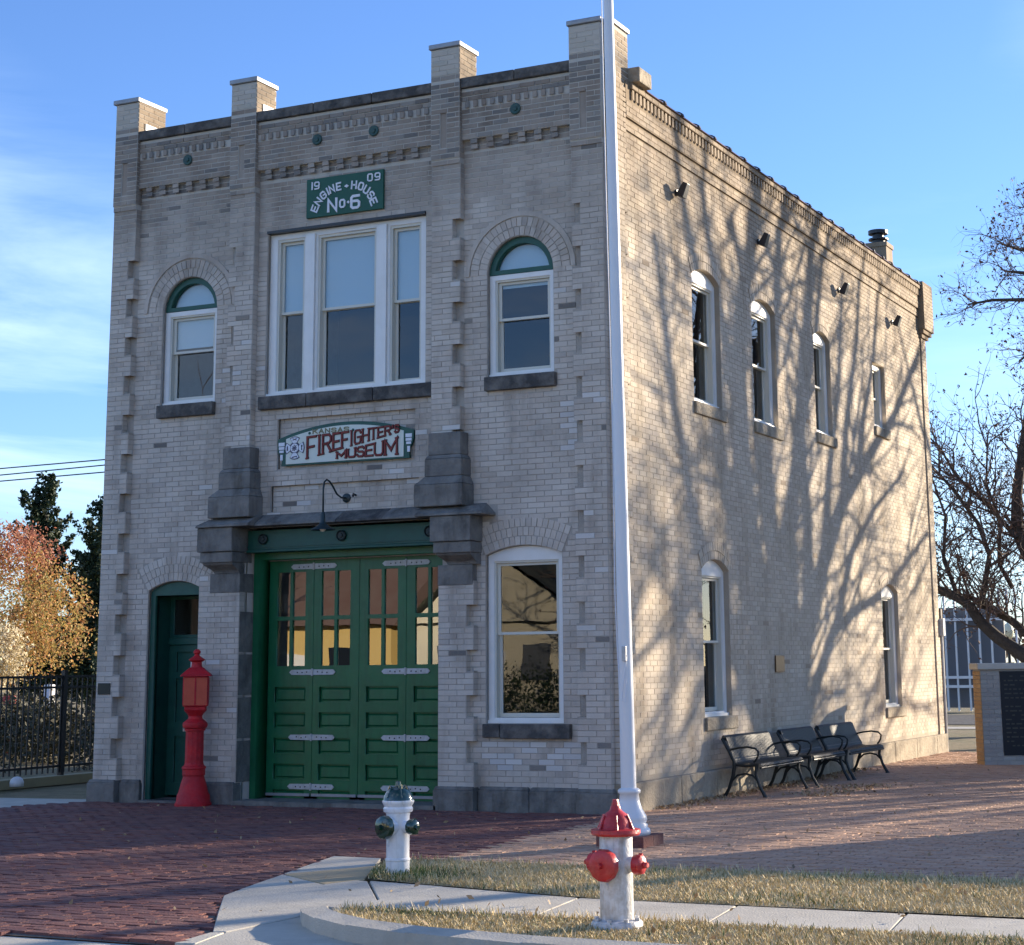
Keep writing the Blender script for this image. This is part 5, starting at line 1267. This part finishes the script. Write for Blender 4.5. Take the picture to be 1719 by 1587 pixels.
# T2: the multi-stemmed tree whose shadow fans over the side wall. (y,z) are where its shadow meets the wall, t the distance back along the sun ray
tx, ty, tz = S.x, S.y, S.z
def wallpt(y, z, t): return Vector((t * tx, y + t * ty, z + t * tz))
q = random.Random(5); T = []; tips = []; t0 = 11.5
root = wallpt(5.75, -t0 * tz, t0); fork = wallpt(5.65, -.9, t0)
limb(T, [root, (root + fork) / 2 + Vector((0, .03, 0)), fork], .30, .26)
stems = [([(5.2, .6), (5.0, 1.6), (4.75, 2.56), (4.41, 4.17), (4.29, 5.48), (4.6, 6.6), (4.99, 7.6), (5.3, 9.5)], .20, .0),
         ([(5.75, .7), (5.6, 1.7), (5.5, 3.2), (5.35, 4.6), (5.9, 6.0), (6.2, 7.6), (6.5, 9.5)], .13, -1.2),
         ([(6.1, .7), (6.3, 1.9), (6.15, 3.4), (6.74, 4.5), (7.01, 5.6), (7.5, 7.0), (8.1, 9.3)], .17, 1.2),
         ([(6.3, .8), (6.9, 2.0), (7.93, 3.2), (9.0, 4.15), (9.89, 4.65), (11.2, 5.4), (12.28, 5.93), (14.17, 7.28)], .15, .5),
         ([(6.3, .5), (7.3, 1.4), (8.25, 2.11), (9.6, 2.5), (10.99, 2.74), (12.6, 3.3), (14.35, 4.0)], .10, -.6),
         ([(5.1, .5), (4.2, 1.4), (3.3, 2.3), (2.5, 3.5), (1.9, 5.0), (1.4, 7.0)], .10, .8),
         ([(5.0, 1.6), (4.3, 2.7), (3.7, 4.2), (3.3, 5.8), (2.6, 7.2), (1.8, 8.8)], .10, .9), ([(5.5, 3.2), (5.0, 4.6), (4.9, 6.2), (4.2, 7.9)], .08, -.4), ([(6.9, 2.0), (7.2, 3.6), (7.0, 5.0), (7.9, 6.8), (8.6, 8.6)], .09, -1.0), ([(9.0, 4.15), (9.3, 5.4), (10.2, 7.0), (10.6, 8.6)], .07, .3), ([(8.25, 2.11), (9.4, 3.4), (10.8, 4.2), (12.9, 5.0)], .07, .2),
         ([(9.9, 4.65), (10.3, 5.6), (11.1, 6.7), (11.7, 8.3)], .07, .5), ([(4.35, 4.9), (3.7, 6.2), (3.2, 7.6), (2.9, 9.0)], .07, .0), ([(7.93, 3.2), (8.3, 4.6), (9.0, 6.0), (9.5, 8.0)], .075, .5)]
for pts, r, dt in stems:
    n = len(pts); P = []
    for i, (y, z) in enumerate(pts):
        P.append(wallpt(y + q.gauss(0, .03), z, t0 + dt * min(1, i / 3)))
    if pts[0][1] < 2: P = [fork] + P
    # resample with wiggle
    limb(T, P, r * 1.75, r * .55)
    for i in range(2, len(P)):
        for _ in range(4 if r > .08 else 3):
            f_ = q.random(); base = P[i - 1].lerp(P[i], f_); pd = (P[i] - P[i - 1]).normalized()
            s = pd.orthogonal().normalized(); s.rotate(Matrix.Rotation(q.uniform(0, 6.28), 3, pd))
            grow(T, tips, base, (pd * .7 + s * .7 + Vector((0, 0, .2))), q.uniform(1.0, 2.1), r * .34, 2, q, 0, .8, 2, .2)
tree_from('bare_tree', 'many-stemmed bare tree off to the right casting fanned shadows on the side wall', T, tips, None, 'seed', 1500, 'bare winter trees', q, .045)
def std_tree(lb, loc, h, r, seed, lvl=4, tr=.28, leafn=1500, first=.25, nlimb=7, spread=.8, group='bare winter trees', leaf='seed', droop=0.):
    q = random.Random(seed); T = []; tips = []; b = Vector(loc); top = b + Vector((q.uniform(-.3, .3), q.uniform(-.3, .3), h * first))
    limb(T, [b, b.lerp(top, .5) + Vector((.05, -.04, 0)), top], tr, tr * .8)
    for i in range(nlimb):
        a = 2 * math.pi * i / nlimb + q.uniform(-.4, .4); el = q.uniform(.35, 1.25)
        d = Vector((math.cos(a) * math.cos(el), math.sin(a) * math.cos(el), math.sin(el)))
        grow(T, tips, top, d, h * (1 - first) * q.uniform(.42, .55), tr * q.uniform(.38, .55), lvl - 1, q, droop, spread, 3, .16)
    return tree_from('bare_tree', lb, T, tips, loc, leaf, leafn, group, q, .055)
# T3/T4: trees off to the right that dapple the wall, plaza and driveway
std_tree('large bare tree far off to the right of the plaza', (15.5, 26.5, 0), 13, 5, 21, lvl=5, tr=.40, leafn=4000)
std_tree('bare tree standing beyond the plaza, right of the benches', (10.6, 16.0, 0), 9, 4, 33, lvl=4, tr=.22, leafn=2500)
std_tree('bare tree beside the added shade wall, off to the right', (9.9, 5.9, 0), 10.5, 4, 48, lvl=4, tr=.17, leafn=900, first=.48)
# T1: spreading tree behind the memorial wall; limbs laid out at y ~ 24-27
def vlimb(pts, y=26.): return [Vector((x, y + i * .0, z)) for i, (x, z) in enumerate(pts)]
q = random.Random(3); T = []; tips = []
tb = Vector((2.2, 26.3, 0))
L1_ = [(2.2, 0.), (1.2, .9), (.2, 1.25), (-.56, 1.62), (-1.35, 2.2), (-1.75, 2.58), (-2.0, 3.0), (-2.4, 3.25), (-3.3, 3.6), (-4.3, 4.1)]
L2_ = [(1.9, .5), (.9, 1.3), (-.35, 2.0), (-1.05, 2.6), (-1.75, 3.0), (-2.05, 3.2)]
L3_ = [(-1.75, 2.9), (-1.62, 3.4), (-1.45, 4.2), (-1.7, 5.0), (-2.3, 5.9), (-2.9, 6.6)]
L4_ = [(1.6, 1.2), (.4, 3.0), (-.45, 3.9), (-.80, 4.8), (-.75, 5.7), (-.5, 7.0), (-.2, 8.5)]
L5_ = [(-.78, 4.6), (-1.4, 5.4), (-2.2, 6.2), (-2.6, 7.0)]
L6_ = [(-1.0, 3.4), (-1.3, 4.0), (-1.2, 5.0), (-1.5, 6.0), (-1.4, 7.2)]
L7_ = [(-2.3, 3.2), (-2.6, 4.2), (-2.5, 5.2), (-2.8, 6.2)]
L8_ = [(.4, 3.0), (1.0, 5.0), (1.4, 7.2), (1.5, 9)]
for pts, r in ((L1_, .22), (L2_, .16), (L3_, .085), (L4_, .24), (L5_, .07), (L6_, .06), (L7_, .06), (L8_, .16)):
    P = vlimb(pts, 26 + q.uniform(-.3, .3)); limb(T, P, r, r * .35)
    for i in range(1, len(P)):
        if P[i].z < 2.4: continue
        for _ in range(5):
            base = P[i - 1].lerp(P[i], q.random()); pd = (P[i] - P[i - 1]).normalized(); s = pd.orthogonal().normalized(); s.rotate(Matrix.Rotation(q.uniform(0, 6.28), 3, pd))
            grow(T, tips, base, (pd * .5 + s * .7 + Vector((0, 0, .35))), q.uniform(.7, 1.35), min(.03, r * .4), 2, q, .0, .85, 3, .24)
tree_from('bare_tree', 'dark spreading bare tree with low arching limbs behind the memorial wall', T, tips, None, 'seed', 6500, 'bare winter trees', q, .045)
# T5: upper right twigs reaching into the picture
q = random.Random(8); T = []; tips = []
tr5 = Vector((5.2, 24.5, 0)); mid5 = Vector((4.6, 24.3, 5.5))
limb(T, [tr5, Vector((5.0, 24.4, 2.5)), mid5], .30, .22)
for pts in ([(4.6, 5.5), (3.2, 8.0), (1.8, 9.6), (.6, 10.1), (-.6, 10.2), (-1.2, 10.15)], [(3.2, 8.0), (2.0, 10.5), (1.1, 11.3), (.1, 11.4), (-.35, 11.6)], [(2.6, 8.8), (1.4, 9.2), (.4, 9.0), (-.1, 8.7)],
            [(3.2, 8.0), (2.6, 11.0), (1.7, 12.0), (.8, 12.2), (.4, 12.4)], [(2.2, 9.4), (1.2, 10.2), (.2, 10.8), (-.3, 10.9)], [(4.6, 5.5), (4.8, 9), (4.6, 12)], [(4.6, 5.5), (6, 8.5), (7, 11)]):
    P = vlimb(pts, 24.2 + q.uniform(-.3, .3)); limb(T, P, .10, .022)
    for i in range(1, len(P)):
        for _ in range(7):
            base = P[i - 1].lerp(P[i], q.random()); pd = (P[i] - P[i - 1]).normalized(); s = pd.orthogonal().normalized(); s.rotate(Matrix.Rotation(q.uniform(0, 6.28), 3, pd))
            grow(T, tips, base, (pd * .6 + s * .7 + Vector((0, 0, .1))), q.uniform(.45, .85), .014, 2, q, .0, .85, 3, .26)
tree_from('bare_tree', 'tall bare tree whose reddish twigs reach in at the upper right', T, tips, None, 'seed', 2600, 'bare winter trees', q, .05)

# leafy masses ------------------------------------------------------------
def clump_tree(name, lb, blobs, n, sz, m, trunk, tr=.12, group=None, m2=None, n2=0, blobs2=None, cat='tree'):
    t = empty(name, lb, cat, group)
    if trunk: MB().tube(trunk, [tr * (1 - .6 * i / (len(trunk) - 1)) for i in range(len(trunk))], 8).build('trunk', 'bark', t, smooth='full')
    def pts(bl, n):
        W_ = np.array([b[3] * b[3] * b[4] for b in bl]); W_ = W_ / W_.sum(); idx = nr.choice(len(bl), n, p=W_); B = np.array([b[:3] for b in bl])[idx]; rr_ = np.array([[b[3], b[3], b[4]] for b in bl])[idx]
        # sub clumps
        k = max(12, n // 75); c = nr.normal(0, 1, (len(bl), k, 3)); c /= np.linalg.norm(c, axis=2, keepdims=True); c *= nr.uniform(.55, 1, (len(bl), k, 1))
        cc = c[idx, nr.integers(0, k, n)]; return B + rr_ * cc + nr.normal(0, 1, (n, 3)) * sz * 2.9
    leafquads('crown', pts(blobs, n), sz, m, t)
    if m2: leafquads('crown_top' if name != 'hedge' else 'crown_edge', pts(blobs2, n2), sz, m2, t)
    return t
clump_tree('autumn_tree', 'orange and yellow autumn tree behind the black fence', [(-20.0, 12, 3.2, 1.3, 1.3), (-19.1, 12.3, 2.9, 1.0, 1.1), (-20.8, 12, 3.4, 1.1, 1.3), (-19.9, 11.7, 2.1, 1.4, .7), (-18.6, 12.2, 2.2, .6, .6)], 17000, .042, 'autumn', [(-19.8, 12, 0), (-19.7, 12, 1.5), (-19.8, 12, 3)],
           m2='autumnred', n2=5000, blobs2=[(-20.3, 12, 4.5, .9, .55), (-21.0, 12, 4.3, .9, .7), (-19.5, 12, 4.2, .7, .6)])
clump_tree('flowering_shrub', 'pale cream sunlit shrub at the left edge behind the fence', [(-18.95, 10.8, 2.15, .45, .5), (-19.5, 11, 1.8, .6, .5)], 5200, .045, 'whitebloom', [(-19.5, 11, 0), (-19.5, 11, 1.8)], .05, cat='shrub')
def conifer(lb, base, h, w, seed):
    q = random.Random(seed); t = empty('conifer_tree', lb, 'tree', 'dark conifers behind the autumn tree'); b = Vector(base)
    MB().tube([b, b + Vector((.1, 0, h * .5)), b + Vector((0, 0, h * .97))], [.22, .14, .03], 8).build('trunk', 'bark', t)
    P = []; z = h * .12
    while z < h * .99:
        f_ = 1 - z / h; nb = 4
        for k in range(nb):
            a = q.uniform(0, 6.28); L_ = w * (f_ ** .6) * (q.uniform(.35, .8) if q.random() < .7 else q.uniform(1.1, 1.7)) + .15; up = q.uniform(.4, .8)
            for s in range(int(150 * L_ + 14)):
                u = q.random() ** .7; sx = .04 + .11 * (1 - u) 
                P.append((b.x + math.cos(a) * L_ * u + q.gauss(0, sx), b.y + math.sin(a) * L_ * u + q.gauss(0, sx), z + up * L_ * u * u * 1.1 + q.gauss(0, sx * .8)))
        z += h * .028
    leafquads('crown', np.array(P), .085, 'conifer', t)
conifer('tall dark conifer with upswept branches rising above the autumn tree', (-30.6, 25, 0), 7.6, 1.35, 4)
conifer('dark conifer close to the left edge of the building', (-28.2, 25, 0), 6.8, 1.3, 9)
conifer('dark conifer low between the two taller conifers', (-29.3, 26, 0), 5.4, 1.3, 14)
hz = [(-21.5 + i * .8, 12.5 - i * .55, .5, .75, .55) for i in range(9)]
clump_tree('hedge', 'dark low hedge seen through the fence pickets', hz, 16000, .06, 'hedge', None, cat='hedge')
clump_tree('hedge', 'tangle of dark shrubs against the rear left of the fence', [(-12.5, 6.5, .4, .6, .5), (-13.2, 7.5, .45, .8, .55), (-12.3, 8.2, .5, .6, .6), (-14, 5.0, .3, .6, .4)], 4500, .05, 'hedge', None, cat='hedge')
# things behind the fence
mb = MB(); mb.box(-18.0, -17.83, 11.0, 11.17, 0, 1.38); o = mb.build('gate_post', 'signpanel', None, bevel=.02); tag(o, 'white post standing behind the black fence', 'post')
mb = MB(); mb.box(-18.55, -18.36, 10.4, 10.6, .0, 1.16); o = mb.build('newspaper_box', 'hred', None, bevel=.02); tag(o, 'small red box standing behind the black fence', 'box')
# far treeline
def treeline(x0, x1, y, h, n, m, name='distant_trees', seed=1):
    q = random.Random(seed); P = []
    for _ in range(n):
        x = q.uniform(x0, x1); hh = h * (.62 + .25 * math.sin(x * .13 + seed) + .18 * math.sin(x * .41 + seed * 2)); P.append((x, y + q.uniform(-3, 3), hh * q.random() ** .75))
    o = leafquads(name, np.array(P), .34, m, None, 'stuff'); return o
tag(treeline(-75, 25, 95, 7.5, 12000, 'brownwood', seed=2), 'brown wooded horizon seen below the arching limbs', 'trees')
tag(treeline(-140, -60, 80, 5.0, 8000, 'hedge', seed=5), 'dark wooded horizon beyond the fence at the left', 'trees')
tag(treeline(-30, 40, 72, 3.2, 5000, 'brownwood', seed=7), 'low brown undergrowth behind the globe lamps', 'trees')

# background right --------------------------------------------------------
gpoly('road', [(-30, 30), (40, 30), (40, 39), (-30, 39)], -.03, 'asphalt')
gpoly('path', [(-30, 27), (40, 27), (40, 28.5), (-30, 28.5)], -.034, 'concrete')
SH = empty('glazed_shelter', 'white framed glass shelter seen between the building and the memorial', 'shelter', loc=(-6.9, 42, 0))
MB().box(0, 2.2, .3, .36, .1, 3.4).build('grey_panel', 'shelterglass', SH)
for x in (.25, .6, 1.0, 1.4, 1.8): MB().box(x, x + .06, 0, .06, 0, 3.9).build('frame_post', 'white', SH)
for z in (.75, 1.05, 2.95): MB().box(0, 2.2, -.02, .08, z, z + .09).build('cross_bar', 'white', SH)
def globe(x, y, h, s, lb):
    t = empty('street_lamp', lb, 'lamp', 'globe lamps beyond the memorial wall', (x, y, 0))
    MB().tube([(0, 0, 0), (0, 0, h)], [.07 * s, .045 * s], 10).build('post', 'black', t)
    MB().lathe([(.06, 0), (.16, .08), (.20, .25), (.17, .42), (.08, .52), (.02, .56)], (0, 0, h), 16).build('globe', 'globe', t, smooth='full')
globe(-5.15, 45, 2.35, 1, 'larger globe street lamp above the memorial wall'); globe(-8.0, 56, 1.9, 1, 'smaller globe street lamp left of the larger one')
for x, r_ in ((-6.5, .05), (-6.2, .05), (-5.9, .04)):
    o = MB().tube([(x, 50, 0), (x, 50, 4.3)], r_, 8).build('white_pole', 'polewhite', None); tag(o, {-6.5: 'leftmost', -6.2: 'middle', -5.9: 'rightmost'}[x] + ' thin white pole far behind the memorial wall', 'pole', 'thin white poles')

# power lines at left
for k, (a, b) in enumerate(((10.15, 10.21), (9.87, 9.98), (9.61, 9.69))):
    pts = [(-75 + i * 5, 40, a + (b - a) / 5.6 * ((-75 + i * 5) + 46.45) * 1.0 + .0008 * (((-75 + i * 5) + 46) ** 2) * 0) for i in range(12)]
    o = MB().tube(pts, .028, 5).build('power_line', 'wire', None); tag(o, ['uppermost', 'middle', 'lowest'][k] + ' of the three overhead wires at the left', 'wire', 'overhead wires')

# leaf litter
P = []
for _ in range(900):
    y = rng.uniform(.8, 9); x = abs(rng.gauss(0, .16)) + .08; P.append((x, y, .012 + rng.random() * .02))
for _ in range(350): P.append((rng.gauss(1.25, .22), rng.uniform(3.2, 5.4), .014 + rng.random() * .012))
for _ in range(160): P.append((rng.uniform(.3, 6), rng.uniform(-4.6, 10), .014))
for _ in range(120): P.append((rng.uniform(-6, 1), rng.uniform(-9, -.4), .016))
for _ in range(90): P.append((rng.uniform(1, 6), rng.uniform(-8.8, -5), .05))
o = leafquads('fallen_leaves', np.array(P), .028, 'litter', None, 'stuff'); tag(o, 'dry tan leaves scattered along the side wall and plaza', 'leaves')

# ------------------------------------------------------------------ across the street (seen only in the windows)
gpoly('far_sidewalk', [(-120, -22.6), (120, -22.6), (120, -20.9), (-120, -20.9)], -.02, 'concrete')
MT['tanwood'] = mat('weathered_pole_timber', (.38, .25, .12), .9)
MT['hyel'] = mat('yellow_clapboard', (.62, .45, .17), .7); MT['hwh'] = mat('cream_clapboard', (.72, .66, .50), .7); MT['hrd'] = mat('red_brick_wall', (.32, .10, .06), .8); MT['shing'] = mat('grey_shingles', (.10, .11, .09), .9)
def house(x, y, w, dp, h, rh, m, lb, gable=True):
    t = empty('house', lb, 'house', None, (x, y, 0))
    mb = MB(); mb.box(-w/2, w/2, -dp, 0, 0, h); mb.build('wall', m, t)
    mb = MB(); n = len(mb.v)
    mb.v += [(-w/2 - .3, .3, h), (w/2 + .3, .3, h), (0, .3, h + rh), (-w/2 - .3, -dp, h), (w/2 + .3, -dp, h), (0, -dp, h + rh)]
    mb.f += [(0, 3, 5, 2), (1, 2, 5, 4), (0, 1, 4, 3), (3, 4, 5)]; mb.build('roof', 'shing', t, fix=False)
    mb = MB(); mb.v += [(-w/2 - .1, .02, h), (w/2 + .1, .02, h), (0, .02, h + rh - .2)]; mb.f.append((0, 1, 2)); mb.build('gable', m, t)
    for k in (-1, 1): MB().box(k * w * .26 - .5, k * w * .26 + .5, .0, .05, 1.2, 2.3).build('window', 'shelterglass', t)
    MB().box(-.5, .5, .0, .05, 0, 2.1).build('door', 'white', t)
def house2(x, y, w, dp, h, rh, m, rm, lb):
    t = empty('house', lb, 'house', None, (x, y, 0))
    MB().box(-w/2, w/2, -dp, 0, 0, h).build('wall', m, t)
    mb = MB(); a_ = w/2 + .4; mb.v += [(-a_, .5, h - .1), (a_, .5, h - .1), (a_, -dp/2, h + rh), (-a_, -dp/2, h + rh), (-a_, -dp - .5, h - .1), (a_, -dp - .5, h - .1)]; mb.f += [(0, 1, 2, 3), (3, 2, 5, 4), (0, 3, 4), (1, 5, 2)]; mb.build('roof', rm, t, fix=False)
    for k in (-.33, -.08, .3): MB().box(k * w - .45, k * w + .45, .0, .05, 1.0, 2.3).build('window', 'granite', t)
    MB().box(w * .12 - .45, w * .12 + .45, .0, .05, 0, 2.1).build('door', 'white', t)
MT['redshing'] = mat('red_brown_shingles', (.17, .115, .095), .9, var=[((.14, .07, .055), .7, 1.5)])
house(-18.4, -31, 6.4, 9, 3.0, 2.6, 'hwh', 'cream gabled house across the street')
house2(-27, -31, 9.5, 8, 3.1, 3.2, 'hyel', 'redshing', 'yellow house with red-brown roof across the street'); house2(-42, -33, 12, 8, 3.4, 3, 'hwh', 'shing', 'pale house with grey roof far down the street')
house(-1, -33, 9, 9, 3.0, 3.4, 'hwh', 'pale house across the street opposite the flagpole')
clump_tree('hedge', 'green shrubs along the far side of the street', [(-19.5 + i * 1.1, -27.5, .8, .8, .75) for i in range(8)], 9000, .06, 'conifer', None, cat='hedge')
t = empty('house', 'low house with broad grey shingled roof set back between the cream houses', 'house', None, (-14, -38, 0))
MB().box(-5.5, 5.5, -8, 0, 0, 2.6).build('wall', 'hyel', t)
mb = MB(); mb.v += [(-6, .5, 2.5), (6, .5, 2.5), (6, -4, 5.6), (-6, -4, 5.6), (-6, -8.5, 2.5), (6, -8.5, 2.5)]; mb.f += [(0, 1, 2, 3), (3, 2, 5, 4), (0, 3, 4), (1, 5, 2)]; mb.build('roof', 'shing', t, fix=False)
std_tree('rust-leaved tree behind the low grey-roofed house', (-19, -44, 0), 9, 4, 83, lvl=4, tr=.25, leafn=9000, group='bare trees across the street')
std_tree('bare tree across the street before the cream house', (-9.8, -26, 0), 8.5, 4, 71, lvl=4, tr=.25, leafn=500, group='bare trees across the street')
tag(MB().tube([(-15.3, -24.5, 0), (-15.3, -24.5, 9)], [.15, .11], 10).build('utility_pole', 'tanwood', None, smooth='full'), 'tan timber utility pole across the street', 'pole')
std_tree('bare tree across the street before the yellow house', (-27, -27.5, 0), 9.5, 4, 75, lvl=4, tr=.28, leafn=500, group='bare trees across the street')
